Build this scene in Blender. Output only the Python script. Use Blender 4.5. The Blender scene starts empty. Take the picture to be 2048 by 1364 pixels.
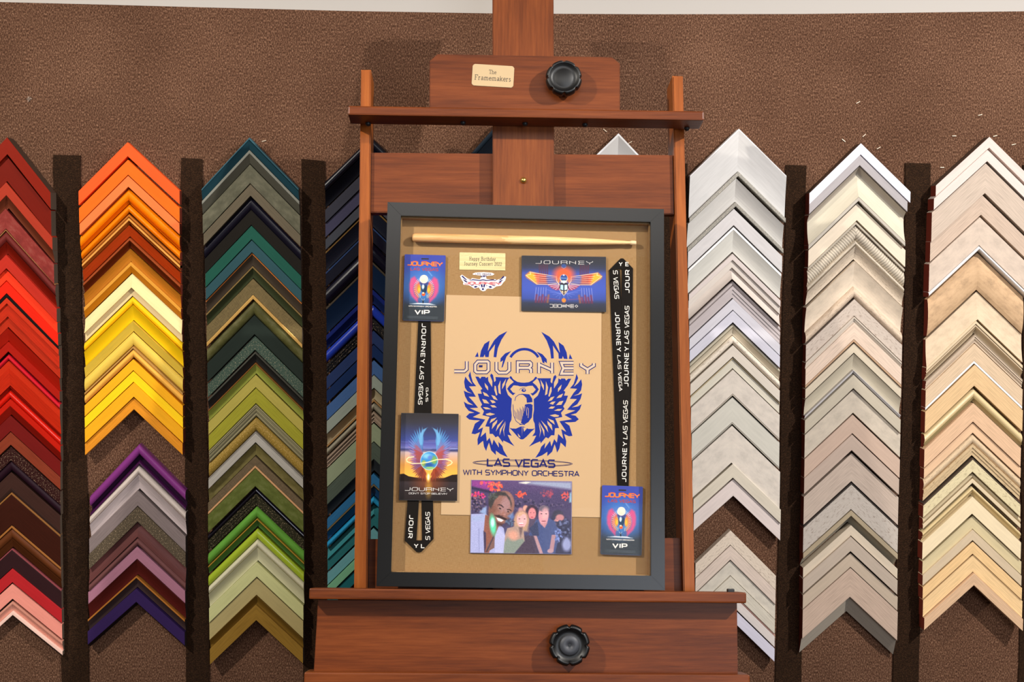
import bpy, bmesh, math, random
import numpy as np
from mathutils import Matrix, Vector

random.seed(7)
SC = bpy.context.scene
COL = SC.collection
R_ = math.radians

# ------------------------------------------------------------------ camera
F_PX = 2844.4                       # 50 mm lens on a 36 mm wide sensor, 2048 px
CAM_Z, CAM_Y = 1.35, -2.95          # wall carpet surface is the plane y = 0
CAM_M = (Matrix.Rotation(R_(-1.983), 3, 'Z') @ Matrix.Rotation(R_(90 - 3.9026), 3, 'X')
         @ Matrix.Rotation(R_(0.2735), 3, 'Z'))
CAM_P = Vector((0, CAM_Y, CAM_Z))
cd = bpy.data.cameras.new('camera'); cd.lens = 50; cd.sensor_width = 36
cam = bpy.data.objects.new('camera', cd); COL.objects.link(cam)
cam.matrix_world = Matrix.Translation(CAM_P) @ CAM_M.to_4x4()
SC.camera = cam

# ------------------------------------------------------------------ colour management, world, lights
SC.view_settings.view_transform = 'Standard'; SC.view_settings.look = 'None'
SC.view_settings.gamma = 1; SC.view_settings.exposure = 0.0
SC.view_settings.use_curve_mapping = False
wd = bpy.data.worlds.new('world'); SC.world = wd; wd.use_nodes = True
wd.node_tree.nodes['Background'].inputs[0].default_value = (1.0, 0.95, 0.9, 1)
wd.node_tree.nodes['Background'].inputs[1].default_value = 0.16

def lamp(name, kind, loc, target, energy, color, **kw):
    d = bpy.data.lights.new(name, kind); d.energy = energy; d.color = color
    for k, v in kw.items(): setattr(d, k, v)
    o = bpy.data.objects.new(name, d); COL.objects.link(o); o.location = loc
    o.rotation_euler = (Vector(target) - Vector(loc)).to_track_quat('-Z', 'Y').to_euler()
    return o
lamp('track_spot', 'SPOT', (-1.85, -2.05, 2.85), (-0.45, 0, 0.9), 300, (1, .93, .83), spot_size=R_(66), spot_blend=.9, shadow_soft_size=.035)
lamp('track_spot', 'SPOT', (2.15, -2.05, 2.85), (0.62, 0, 0.85), 400, (1, .95, .89), spot_size=R_(66), spot_blend=.9, shadow_soft_size=.035)
lamp('ceiling_panel', 'AREA', (0.2, -2.6, 2.92), (0.2, -0.4, 1.1), 26, (1, .95, .9), shape='RECTANGLE', size=1.6, size_y=1.0)
lamp('window_daylight', 'AREA', (2.3, -6.6, 1.9), (0.6, 0, 1.2), 110, (.84, .90, 1), shape='RECTANGLE', size=3.4, size_y=1.5)

# ------------------------------------------------------------------ geometry helpers
EZ_O = CAM_P + Vector((0.10471852, 2.5, -0.26629906))
def pose(lean, yaw, roll):
    return (Matrix.Rotation(R_(yaw), 3, 'Z') @ Matrix.Rotation(R_(-lean), 3, 'X') @ Matrix.Rotation(R_(roll), 3, 'Y'))
EZ_R = pose(12.844, -0.503, 0.134)      # the easel leans back
FR_R = pose(12.977, 0.551, 1.134)       # the shadow box stands on its tray
def ray(px, py): return CAM_M @ Vector(((px - 1024) / F_PX, -(py - 682) / F_PX, -1))
def W(px, py, h=0.0):
    'photo point -> wall coordinates (x, z) on the plane h in front of the carpet'
    v = ray(px, py); t = (-h - CAM_Y) / v.y; p = CAM_P + v * t
    return p.x, p.z
def local(R, px, py, d):
    v = ray(px, py); n = R @ Vector((0, 1, 0))
    t = (n.dot(EZ_O - CAM_P) - d) / n.dot(v)
    q = R.transposed() @ (CAM_P + v * t - EZ_O)
    return q.x, q.z
def EL(px, py, d=0.0): return local(EZ_R, px, py, d)
def FL(px, py, d=0.0): return local(FR_R, px, py, d)
def s2l(c): return c / 12.92 if c <= .04045 else ((c + .055) / 1.055) ** 2.4
def rgb(h): return tuple(s2l(int(h[i:i + 2], 16) / 255) for i in (0, 2, 4))

def empty(name, loc, R=None):
    o = bpy.data.objects.new(name, None); COL.objects.link(o); o.empty_display_size = .02
    M = (R or Matrix.Identity(3)).to_4x4(); M.translation = Vector(loc); o.matrix_world = M
    return o
def tag(o, label=None, cat=None, group=None, kind=None):
    if label: o['label'] = label
    if cat: o['category'] = cat
    if group: o['group'] = group
    if kind: o['kind'] = kind
    return o
def mesh(name, verts, faces, mats, parent=None, fmat=None, smooth=False, uv=None, label=None):
    me = bpy.data.meshes.new(name); me.from_pydata([tuple(v) for v in verts], [], faces)
    for m in (mats if isinstance(mats, (list, tuple)) else [mats]): me.materials.append(m)
    if fmat: me.polygons.foreach_set('material_index', fmat)
    if smooth: me.polygons.foreach_set('use_smooth', [True] * len(me.polygons))
    if uv:
        l = me.uv_layers.new(name='uv')
        for p in me.polygons:
            for li in p.loop_indices: l.data[li].uv = uv[me.loops[li].vertex_index]
    me.update()
    o = bpy.data.objects.new(name, me); COL.objects.link(o)
    if parent: o.parent = parent
    if label: o['label'] = label
    return o
def from_bm(name, bm, mats, parent=None, label=None):
    bmesh.ops.recalc_face_normals(bm, faces=bm.faces)
    me = bpy.data.meshes.new(name); bm.to_mesh(me); bm.free()
    for m in (mats if isinstance(mats, (list, tuple)) else [mats]): me.materials.append(m)
    o = bpy.data.objects.new(name, me); COL.objects.link(o)
    if parent: o.parent = parent
    if label: o['label'] = label
    return o
def bm_box(bm, x0, x1, y0, y1, z0, z1, bev=0.0, mi=0, rot=0.0):
    vs = [bm.verts.new((x, y, z)) for x in (x0, x1) for y in (y0, y1) for z in (z0, z1)]
    fs = [bm.faces.new([vs[i] for i in q]) for q in ((0, 1, 3, 2), (4, 6, 7, 5), (0, 4, 5, 1), (2, 3, 7, 6), (0, 2, 6, 4), (1, 5, 7, 3))]
    for f_ in fs: f_.material_index = mi
    bmesh.ops.recalc_face_normals(bm, faces=fs)
    if rot:
        bmesh.ops.rotate(bm, verts=vs, cent=((x0 + x1) / 2, 0, (z0 + z1) / 2), matrix=Matrix.Rotation(rot, 3, 'Y'))
    if bev:
        es = list({e for f_ in fs for e in f_.edges})
        r = bmesh.ops.bevel(bm, geom=es, offset=bev, segments=2, affect='EDGES', profile=.6)
        for f_ in r['faces']: f_.material_index = mi
def box(name, x0, x1, y0, y1, z0, z1, m, parent=None, bev=0.0, rot=0.0, label=None):
    bm = bmesh.new(); bm_box(bm, x0, x1, y0, y1, z0, z1, bev, 0, rot)
    return from_bm(name, bm, m, parent, label)
def bm_prism(bm, pts, y0, y1, mi=0, bev=0.0):
    'polygon (x, z) extruded from y0 (front) to y1 (back)'
    a = [bm.verts.new((x, y0, z)) for x, z in pts]; b = [bm.verts.new((x, y1, z)) for x, z in pts]
    n = len(pts); fs = [bm.faces.new(a), bm.faces.new(b[::-1])]
    for i in range(n): fs.append(bm.faces.new([a[i], b[i], b[(i + 1) % n], a[(i + 1) % n]]))
    for f_ in fs: f_.material_index = mi
    if bev:
        bmesh.ops.recalc_face_normals(bm, faces=fs)
        r = bmesh.ops.bevel(bm, geom=list({e for f_ in fs[:1] for e in f_.edges}), offset=bev, segments=2, affect='EDGES')
        for f_ in r['faces']: f_.material_index = mi
def bm_lathe(bm, prof, cx, cz, n=48, mi=0, rad=None):
    'profile of (radius, y) turned about the y axis through (cx, cz); rad(angle) scales the radius'
    rings = []
    for r, y in prof:
        ring = []
        for k in range(n):
            a = 2 * math.pi * k / n; rr = r * (rad(a, r) if rad else 1)
            ring.append(bm.verts.new((cx + rr * math.cos(a), y, cz + rr * math.sin(a))))
        rings.append(ring)
    for a, b in zip(rings, rings[1:]):
        for k in range(n):
            f_ = bm.faces.new([a[k], a[(k + 1) % n], b[(k + 1) % n], b[k]]); f_.smooth = True; f_.material_index = mi
    for ring in (rings[0], rings[-1]):
        f_ = bm.faces.new(ring); f_.material_index = mi

# ------------------------------------------------------------------ materials
_M = {}
def nodes(name):
    m = bpy.data.materials.new(name); m.use_nodes = True
    nt = m.node_tree; return m, nt, nt.nodes['Principled BSDF']
def ramp(nt, fac, stops):
    r = nt.nodes.new('ShaderNodeValToRGB'); e = r.color_ramp.elements
    while len(e) < len(stops): e.new(.5)
    for q, (p, c) in zip(e, stops): q.position = p; q.color = (*c, 1)
    nt.links.new(fac, r.inputs[0]); return r.outputs[0]
def noise(nt, vec, scale, detail=4, rough=.6):
    n = nt.nodes.new('ShaderNodeTexNoise'); n.inputs['Scale'].default_value = scale
    n.inputs['Detail'].default_value = detail; n.inputs['Roughness'].default_value = rough
    if vec: nt.links.new(vec, n.inputs['Vector'])
    return n.outputs[0]
def coord(nt, kind='Object', scale=(1, 1, 1)):
    t = nt.nodes.new('ShaderNodeTexCoord'); mp = nt.nodes.new('ShaderNodeMapping')
    mp.inputs['Scale'].default_value = scale
    nt.links.new(t.outputs[kind], mp.inputs[0]); return mp.outputs[0]
def bump(nt, bs, h, strength, dist):
    b = nt.nodes.new('ShaderNodeBump'); b.inputs['Strength'].default_value = strength; b.inputs['Distance'].default_value = dist
    nt.links.new(h, b.inputs['Height']); nt.links.new(b.outputs[0], bs.inputs['Normal'])
def mul(c, k): return tuple(min(1, x * k) for x in c)
def mixc(a, b, t): return tuple(x * (1 - t) + y * t for x, y in zip(a, b))

KINDS = {'': .42, 'g': .16, 'w': .45, 'm': .5, 's': .4, 'v': .6, 'x': .3, 'k': .85, 'r': .5, 'p': .45, 'q': .5}
def paint(h, kind=''):
    '''finish of a frame sample: '' lacquer, g high gloss, w grained wood, m mottled, s speckled,
    v woven, x metal leaf, k matt, r ribbed, p pitted / distressed'''
    if (h, kind) in _M: return _M[(h, kind)]
    m, nt, bs = nodes('finish_%s_%s' % (h, kind or 'plain')); c = rgb(h); _M[(h, kind)] = m
    bs.inputs['Base Color'].default_value = (*c, 1); bs.inputs['Roughness'].default_value = KINDS[kind]
    bs.inputs['Specular IOR Level'].default_value = .5 if kind in 'gx' and kind else .13
    L = nt.links
    if kind == '':
        f = noise(nt, coord(nt, 'UV', (6, 70, 1)), 3, 3)
        L.new(ramp(nt, f, [(.3, mul(c, .93)), (.7, mul(c, 1.06))]), bs.inputs['Base Color'])
    elif kind == 'w':
        f = noise(nt, coord(nt, 'UV', (10, 320, 1)), 2.2, 5)
        L.new(ramp(nt, f, [(.3, mul(c, .74)), (.5, c), (.72, mul(c, 1.2))]), bs.inputs['Base Color'])
        bump(nt, bs, f, .12, .001)
    elif kind == 'm':
        f = noise(nt, coord(nt, 'UV', (24, 46, 1)), 1.6, 7, .68); lo = .84 if sum(c) > 1.2 else .72
        L.new(ramp(nt, f, [(.32, mul(c, lo)), (.5, c), (.7, mixc(mul(c, 1.15), (.5, .42, .3), .1))]), bs.inputs['Base Color'])
    elif kind == 's':
        f = noise(nt, coord(nt, 'UV', (300, 500, 1)), 1, 2, .8)
        hi = mixc(mul(c, 1.5), (.55, .4, .25), .45)
        L.new(ramp(nt, f, [(.4, mul(c, .7)), (.58, c), (.66, hi)]), bs.inputs['Base Color'])
        bump(nt, bs, f, .4, .001)
    elif kind == 'v':
        f = noise(nt, coord(nt, 'UV', (90, 700, 1)), 1, 3); g = noise(nt, coord(nt, 'UV', (700, 90, 1)), 1, 3)
        a = nt.nodes.new('ShaderNodeMath'); a.operation = 'ADD'; L.new(f, a.inputs[0]); L.new(g, a.inputs[1])
        b = nt.nodes.new('ShaderNodeMath'); b.operation = 'MULTIPLY'; b.inputs[1].default_value = .5; L.new(a.outputs[0], b.inputs[0])
        L.new(ramp(nt, b.outputs[0], [(.38, mul(c, .72)), (.62, mul(c, 1.25))]), bs.inputs['Base Color'])
    elif kind == 'x':
        bs.inputs['Metallic'].default_value = .55
    elif kind == 'q':
        wv = nt.nodes.new('ShaderNodeTexWave'); wv.bands_direction = 'X'; wv.inputs['Scale'].default_value = 58
        wv.inputs['Distortion'].default_value = 2.2; wv.inputs['Detail'].default_value = 3
        L.new(coord(nt, 'UV'), wv.inputs['Vector'])
        L.new(ramp(nt, wv.outputs['Fac'], [(.1, mul(c, .68)), (.6, mul(c, 1.08))]), bs.inputs['Base Color'])
        bump(nt, bs, wv.outputs['Fac'], .35, .0015)
    elif kind == 'r':
        wv = nt.nodes.new('ShaderNodeTexWave'); wv.bands_direction = 'Y'; wv.inputs['Scale'].default_value = 75
        wv.inputs['Distortion'].default_value = .6
        L.new(coord(nt, 'UV'), wv.inputs['Vector'])
        L.new(ramp(nt, wv.outputs['Fac'], [(.2, mul(c, .62)), (.7, mul(c, 1.12))]), bs.inputs['Base Color'])
        bump(nt, bs, wv.outputs['Fac'], .5, .0015)
    elif kind == 'p':
        f = noise(nt, coord(nt, 'UV', (70, 240, 1)), 1.4, 6, .75)
        L.new(ramp(nt, f, [(.33, mixc(mul(c, .5), (.22, .09, .03), .35)), (.46, c), (.7, mul(c, 1.12))]), bs.inputs['Base Color'])
        bump(nt, bs, f, .3, .001)
    return m
def plain(name, h, rough=.5, metal=0.0, coat=0.0):
    if name in _M: return _M[name]
    m, nt, bs = nodes(name); _M[name] = m
    bs.inputs['Base Color'].default_value = (*rgb(h), 1); bs.inputs['Roughness'].default_value = rough
    bs.inputs['Metallic'].default_value = metal; bs.inputs['Coat Weight'].default_value = coat
    if 'print' in name or 'paper' in name or 'ribbon' in name: bs.inputs['Specular IOR Level'].default_value = .1
    return m
def carpet(name, dark, mid, light, scale, stretch=(1, 1, .45)):
    m, nt, bs = nodes(name); bs.inputs['Roughness'].default_value = .95
    bs.inputs['Specular IOR Level'].default_value = .1
    v = coord(nt, 'Object', stretch); f = noise(nt, v, scale, 3, .75); g = noise(nt, coord(nt, 'Object'), 5, 2, .5)
    a = nt.nodes.new('ShaderNodeMath'); a.operation = 'MULTIPLY_ADD'; a.inputs[1].default_value = .12; a.inputs[2].default_value = -.06
    nt.links.new(g, a.inputs[0])
    s = nt.nodes.new('ShaderNodeMath'); s.operation = 'ADD'; nt.links.new(f, s.inputs[0]); nt.links.new(a.outputs[0], s.inputs[1])
    nt.links.new(ramp(nt, s.outputs[0], [(.34, dark), (.52, mid), (.7, light)]), bs.inputs['Base Color'])
    bump(nt, bs, f, .25, .002)
    return m
def wood(name, dark, mid, light, direction, rough=.34):
    m, nt, bs = nodes(name); bs.inputs['Roughness'].default_value = rough
    bs.inputs['Coat Weight'].default_value = .0; bs.inputs['Specular IOR Level'].default_value = .22; bs.inputs['Coat Roughness'].default_value = .3
    sc = {'x': (7, 60, 130), 'z': (130, 60, 7), 'y': (110, 8, 110)}[direction]
    sb = {'x': (1.2, 5, 12), 'z': (12, 5, 1.2), 'y': (9, 2, 9)}[direction]
    f = noise(nt, coord(nt, 'Object', sc), 1.5, 5, .65); g = noise(nt, coord(nt, 'Object', sb), 1.6, 4, .6)
    a = nt.nodes.new('ShaderNodeMix'); a.inputs[0].default_value = .55
    nt.links.new(f, a.inputs[2]); nt.links.new(g, a.inputs[3])
    nt.links.new(ramp(nt, a.outputs[0], [(.33, rgb(dark)), (.5, rgb(mid)), (.68, rgb(light))]), bs.inputs['Base Color'])
    bump(nt, bs, f, .18, .0008)
    return m
M_WX = wood('mahogany_horizontal', '4c210b', '6b3312', '82421b', 'x', .4)
M_WZ = wood('mahogany_vertical', '5c2b0f', '793d18', '8e4e22', 'z', .4)
M_WR = wood('mahogany_upright', '80400f', '9c521c', 'ae6426', 'z', .34)
M_BLACK = plain('black_plastic', '080809', .42)
M_DARK = plain('dark_steel', '141416', .5)
M_BRASS = plain('polished_brass', 'd9b45e', .25, .9)
M_PLATE = plain('pale_brass_plate', 'c0a67e', .4, .2)
M_INKB = plain('engraved_black', '2a241e', .6)

# ------------------------------------------------------------------ the setting
M_WALL = plain('white_wall_paint', 'b2aca6', .7)
M_CARPET = carpet('brown_carpet', rgb('2e1c12'), rgb('5e4131'), rgb('a27c63'), 520)
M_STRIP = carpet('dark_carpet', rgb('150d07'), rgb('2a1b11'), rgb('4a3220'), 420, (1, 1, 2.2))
def structure(o): o['kind'] = 'structure'; return o
structure(box('wall_back', -3.2, 3.2, .012, .12, 0, 3.0, M_WALL))
structure(box('floor', -3.2, 3.2, -7.2, .12, -.05, 0, carpet('floor_carpet', rgb('30241c'), rgb('4a3a2e'), rgb('6a5644'), 300)))
structure(box('ceiling', -3.2, 3.2, -7.2, .12, 3.0, 3.06, plain('ceiling_white', 'e8e4de', .8)))
top = [W(x, y) for x, y in ((-60, 2), (0, 4), (200, 9), (400, 14.5), (700, 22), (1000, 27), (1300, 28.5), (1600, 28), (2048, 22.5), (2110, 21))]
zl, zr = top[0][1], top[-1][1]
bm = bmesh.new()
bm_prism(bm, [(-2.4, 0.0), (2.4, 0.0), (2.4, zr - .02)] + top[::-1] + [(-2.4, zl - .02)], 0.0, .0115)
structure(from_bm('trim_1', bm, M_CARPET))
bpy.data.objects['trim_1']['label'] = 'brown carpet covering on the lower wall'

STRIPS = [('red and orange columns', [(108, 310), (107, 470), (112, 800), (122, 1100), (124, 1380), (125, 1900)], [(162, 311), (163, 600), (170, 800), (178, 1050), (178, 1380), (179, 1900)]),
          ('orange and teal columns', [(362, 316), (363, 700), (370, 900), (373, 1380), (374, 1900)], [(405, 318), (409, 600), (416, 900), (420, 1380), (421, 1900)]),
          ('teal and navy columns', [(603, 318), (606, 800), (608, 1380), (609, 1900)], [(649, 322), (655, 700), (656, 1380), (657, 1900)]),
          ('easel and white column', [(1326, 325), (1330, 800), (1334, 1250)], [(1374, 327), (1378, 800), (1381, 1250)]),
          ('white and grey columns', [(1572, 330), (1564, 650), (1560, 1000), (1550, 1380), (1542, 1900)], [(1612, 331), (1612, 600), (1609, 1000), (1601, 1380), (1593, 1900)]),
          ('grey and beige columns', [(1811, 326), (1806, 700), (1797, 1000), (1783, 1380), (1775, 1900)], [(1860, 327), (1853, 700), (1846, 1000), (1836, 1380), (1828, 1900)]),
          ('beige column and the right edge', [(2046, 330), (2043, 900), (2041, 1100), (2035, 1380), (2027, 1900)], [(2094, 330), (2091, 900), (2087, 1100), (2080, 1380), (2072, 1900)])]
for nm, lft, rgt in STRIPS:
    bm = bmesh.new(); pts = []
    for e in (lft, rgt[::-1]):
        for (xa, ya), (xb, yb) in zip(e, e[1:]):
            for k in range(5):
                t = k / 5; j = random.uniform(-.0016, .0016)
                x, z = W(xa + (xb - xa) * t, ya + (yb - ya) * t); pts.append((x + j, z))
        pts.append(W(*e[-1]))
    bm_prism(bm, pts, -.004, -.0003)
    tag(from_bm('carpet_strip', bm, M_STRIP), 'dark brown carpet strip on the wall between the ' + nm if 'right' not in nm else
        'dark carpet strip at the far right, beyond the beige column', 'carpet strip', 'dark carpet strips on the wall')

STAPLES = [(1716, 205, 28, 'high above the gap between white and grey columns'), (1687, 281, -38, 'just left of the silver grey column tip'),
           (1728, 271, 42, 'directly above the silver grey column tip'), (1757, 296, 30, 'just right of the silver grey column tip'),
           (1960, 230, 12, 'above the beige column, highest there'), (1908, 272, 0, 'left of the beige column tip'),
           (1990, 272, 14, 'touching the beige column tip'), (2027, 289, 14, 'nearest the right edge, beside the beige column'),
           (1884, 335, 0, 'beside the left slope of the top beige sample'), (528, 282, 14, 'right of the teal column tip'),
           (1210, 261, -38, 'under the easel top shelf, left of the white tip'), (1260, 285, 30, 'under the easel shelf, right of the white tip')]
M_STAPLE = plain('staple_steel', 'cbb9a2', .4, .3)
for px, py, a, where in STAPLES:
    x, z = W(px, py)
    o = box('staple', -.0045, .0045, -.0012, .0, -.0008, .0008, M_STAPLE, None, .0003)
    o.location = (x, -.0006, z); o.rotation_euler = (0, -R_(a), 0)
    tag(o, 'small metal staple in the carpet, ' + where, 'staple', 'staples left in the carpet')
bm = bmesh.new()
for k in range(14):
    a = random.uniform(0, 6.3); r = random.uniform(.001, .005); L = random.uniform(.003, .006)
    bm_box(bm, r * math.cos(a) - L / 2, r * math.cos(a) + L / 2, -.0016, -.0002, r * math.sin(a) - .0005, r * math.sin(a) + .0005, 0, 0, a * 2)
x, z = W(59, 198); o = from_bm('lint', bm, plain('lint_white', 'a08a7a', .9)); o.location = (x, 0, z)
tag(o, 'pale tuft of lint stuck on the carpet, upper left above the red column', 'lint')

# ------------------------------------------------------------------ the columns of frame corner samples
def interp(tab, y):
    if y <= tab[0][0]: return tab[0][1]
    for (a, p), (b, q) in zip(tab, tab[1:]):
        if y <= b: return p + (q - p) * (y - a) / (b - a)
    return tab[-1][1]
def profile(k, w, H):
    'points (fraction across, height) of one band of moulding'
    if k == 'F': return [(0, .985 * H), (min(.12, .001 / w), H), (1 - min(.12, .001 / w), H), (1, .985 * H)]
    if k == 'R': return [(i / 8, H * (.78 + .22 * math.sin(math.pi * (i / 8)) ** .7)) for i in range(9)]
    if k == 'B': return [(i / 8, H * (.86 + .2 * math.sin(math.pi * (i / 8)) ** .6)) for i in range(9)]
    if k == 'C': return [(i / 8, H * (1 - .34 * math.sin(.5 * math.pi * i / 8))) for i in range(9)]
    if k == 'D': return [(i / 8, H * (.66 + .34 * (i / 8) ** 2)) for i in range(9)]
    if k == 'S': return [(0, H), (1, .72 * H)]
    if k == 'U': return [(0, .76 * H), (1, H)]
    if k == 'L': return [(0, .72 * H), (1, .72 * H)]
    if k == 'M': return [(0, .86 * H), (1, .86 * H)]
    if k == 'G': return [(0, .5 * H), (1, .5 * H)]
    if k == 'T': return [(0, H), (.3, H), (.3, .93 * H), (.62, .93 * H), (.62, .87 * H), (1, .87 * H)]
    if k == 'V': return [(0, .8 * H), (1, .28 * H)]
ENDS = {'grey': plain('raw_end_grey', '5a4a3c', .8), 'red': plain('raw_end_red', '6e2410', .7), 'dark': plain('raw_end_dark', '2a1a12', .8)}
SIDE = plain('raw_side_brown', '4a3322', .8)
ORD = ['topmost', 'second', 'third', 'fourth', 'fifth', 'sixth', 'seventh', 'eighth', 'ninth', 'tenth', '11th', '12th', '13th', '14th', '15th', '16th',
       '17th', '18th', '19th', '20th', '21st', '22nd', '23rd', '24th', '25th', '26th', '27th', '28th', '29th', '30th', '31st']
def rail(name, parent, s, dx, slope, sec, mats, mid, H):
    '''one mitred leg: the section sec = [(drop, height)] is carried from the mitre (x = 0) to the cut end
    (x = s * dx), falling by slope; mid gives the material of every strip of the section'''
    V, F, mi, uv = [], [], [], []
    back = .0012
    pts = [(sec[0][0], back)] + sec + [(sec[-1][0], back)]
    mm = [len(mats) - 2] + mid + [mid[-1]]
    arc = 0; n = len(pts)
    L = dx * math.hypot(1, slope); c = 1 / math.hypot(1, slope)
    for i, (t, h) in enumerate(pts):
        if i: arc += math.hypot((t - pts[i - 1][0]) * c, h - pts[i - 1][1])
        V += [(0, -h, -t), (s * dx, -h, -t - slope * dx)]; uv += [(t * .7, arc), (L + t * .7, arc)]
    for i in range(n - 1):
        a, b, c2, d = 2 * i, 2 * i + 1, 2 * i + 3, 2 * i + 2
        F.append((a, b, c2, d) if s < 0 else (a, d, c2, b)); mi.append(mm[i])
    F.append((2 * n - 2, 2 * n - 1, 1, 0) if s < 0 else (0, 1, 2 * n - 1, 2 * n - 2)); mi.append(len(mats) - 2)
    F.append(tuple(range(1, 2 * n, 2)) if s > 0 else tuple(range(1, 2 * n, 2))[::-1]); mi.append(len(mats) - 1)
    F.append(tuple(range(0, 2 * n, 2))[::-1] if s > 0 else tuple(range(0, 2 * n, 2))); mi.append(len(mats) - 1)
    return mesh(name, V, F, mats, parent, mi, uv=uv)

COUNT = {}
def column(word, ax, lx, rx, sl, sr, hh, endc, rows, side_first=False, group=None):
    rows = [r for r in rows.strip().split('\n')]
    for i, row in enumerate(rows):
        spec, phrase = row.split('|'); phrase = phrase.strip()
        head, *bands = spec.split(';')
        y0 = float(head)
        H = interp(hh, y0) * (1 + .10 * math.sin(i * 2.3 + len(word)))
        a = interp(ax, y0)
        z_px = abs(W(a, y0, H)[1] - W(a, y0 + 10, H)[1]) / 10
        sL, sR = interp(sl, y0), interp(sr, y0)
        xl, xr = interp(lx, y0 + 95), interp(rx, y0 + 95)
        A = W(a, y0, H); Lp = W(xl, y0 + sL * (a - xl), H); Rp = W(xr, y0 + sR * (xr - a), H)
        root = empty('frame_corner_sample', (A[0], -.0045, A[1]))
        lab = '%s corner sample, %s in %s column' % (phrase, ORD[i] + (' from top' if i else ''), word)
        if word == 'black': lab = phrase + ' corner sample half hidden behind the easel mast, left of it'
        if word == 'silver white': lab = phrase + ' corner sample peeking over the easel cross board, right of the mast'
        tag(root, lab, 'frame sample', group or ('frame corner samples in the %s column' % word))
        yp = y0; secs = []
        for b in bands:
            y1, k, h, *kind = b.strip().split(' ')
            y1 = float(y1); star = k.endswith('*')
            secs.append(((yp - y0) * z_px, (y1 - y0) * z_px, k[0], paint(h, kind[0] if kind else ''), star)); yp = y1
        gap = .0005
        for s, P, in ((-1, Lp), (1, Rp)):
            dx = abs(P[0] - A[0]); slope = (A[1] - P[1]) / dx
            main = [q for q in secs if not q[4]]
            mats = [q[3] for q in main] + [SIDE if (side_first and i == 0) else main[0][3], ENDS[endc]]
            sec, mid = [], []
            for j, (t0, t1, k, m, st) in enumerate(main):
                p = [(t0 + f * (t1 - t0), hgt - .0045) for f, hgt in profile(k, t1 - t0, H)]
                if j == 0: p[0] = (p[0][0] + gap, p[0][1])
                if sec: mid.append(j)
                mid += [j] * (len(p) - 1); sec += p
            sec[-1] = (sec[-1][0] - gap, sec[-1][1])
            r = rail('rail', root, s, dx, slope, sec, mats, mid, H)
            for (t0, t1, k, m, st) in secs:
                if st:
                    p = [(t0 + f * (t1 - t0), hgt - .0045) for f, hgt in profile(k, t1 - t0, H)]
                    rail('lip', r, s, dx, slope, p, [m, m, ENDS[endc]], [0] * (len(p) - 1), H)

column('red', [(275, 14), (417, 11), (590, 13), (800, 20), (1000, 23), (1230, 25)],
       [(300, -70), (1300, -62)], [(384, 101), (450, 104), (600, 113), (700, 118), (900, 121), (1050, 120), (1313, 125)],
       [(275, 1.05), (1230, .9)], [(275, 1.27), (587, 1.0), (830, .92), (1230, .8)], [(275, .045), (420, .034), (700, .024), (1230, .02)], 'grey', '''
274;309 F 821a06 |dark red flat
311;363 F 6e1405 |deep dark red wide flat
364;391 F a53420;416 C* 6e3420 w|red and brown coved
417;458 F 86302a m|mottled crimson flat
459;461 F* b07848;484 R 6a2622;508 C 72170a|maroon rounded gold edged
509;537 F b82c1e|plain red flat
538;561 F f03a1c|orange red flat
562;587 F e4230e|bright red flat
588;595 F* 15100f;607 F c23016 w;633 M b82a12 w;655 L b02a12 w|black edged brushed red
656;682 S 98180a|dark red sloping
683;703 F a4190c;709 G 3a0806;720 B* c81a2a g|red with a shiny bead
721;738 F bc2a10;772 S c22a12 w|red grained sloping
773;782 C 8a160a;797 R c81a0c g|glossy red rounded
798;812 F b81a0a;830 S 80140a|red shaded
831;863 F 6c1613|dark maroon flat
864;890 F 7e3420 w|reddish brown wood
894;921 F 331614 s;942 R 24101a|black and red speckled
944;977 F 3a231d w;984 F 2c1a15|dark brown flat
985;989 F* 8a5c30;1050 F 36150b w|chocolate brown wide, gold edged
1051;1056 F* 9a6230;1078 R 5c3016 w;1095 S 4a250f w|walnut brown with gold rim
1097;1100 F* 8a4448;1136 F 2f191b|dark plum flat
1137;1165 F b02428|crimson flat
1167;1198 F e69080|salmon pink flat
1202;1208 F cc8c78;1222 C d69684;1230 F* f0c8b8|pale pink with white lip''', True)

column('orange and yellow', [(285, 255), (450, 258), (600, 265), (700, 266), (820, 268)],
       [(383, 157), (470, 160), (540, 165), (600, 168), (680, 168), (910, 170)],
       [(383, 359), (470, 359), (600, 361), (700, 365), (880, 366), (910, 363)],
       [(284, 1.0), (820, .94)], [(284, .93), (820, .94)], [(284, .03), (600, .026), (820, .03)], 'red', '''
284;313 F ff5a24|vivid orange red flat
319;350 F f56a1a|orange flat
351;374 F f27a40|light salmon orange flat
377;400 R f08206 g;407 C d07006|glossy orange rounded
408.5;425 R fa7e04 g|bright orange rounded
427;436 R b46a24;441 F* dc9a48;448 C a85a1c|golden tan ridged
450;473 S a4360c w|rust orange sloping
475;481 F 96441e w;496 C 5c2008 w|rusty brown coved
497;523 C b4701e w|amber brown coved
524;532 F* d89434;546 S c47410|honey gold lipped
547;575 D ead69a;592 L e2c894|cream coved
593;609 R f0c418|yellow rounded
610;641 C ebbe14 g|golden yellow glossy coved
642;663 S e0bc44|pale gold sloping
664;691 R e2be50|pale gold rounded
693;697 F* b98a4a;715 R f0b04a|light orange rounded
718;741 F f5ac1e|yellow orange flat
742;764 F fccc1c|bright yellow flat
765;794 F f0a81e|amber flat
795;819 F dc8c24 w|dark amber wood''')

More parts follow.
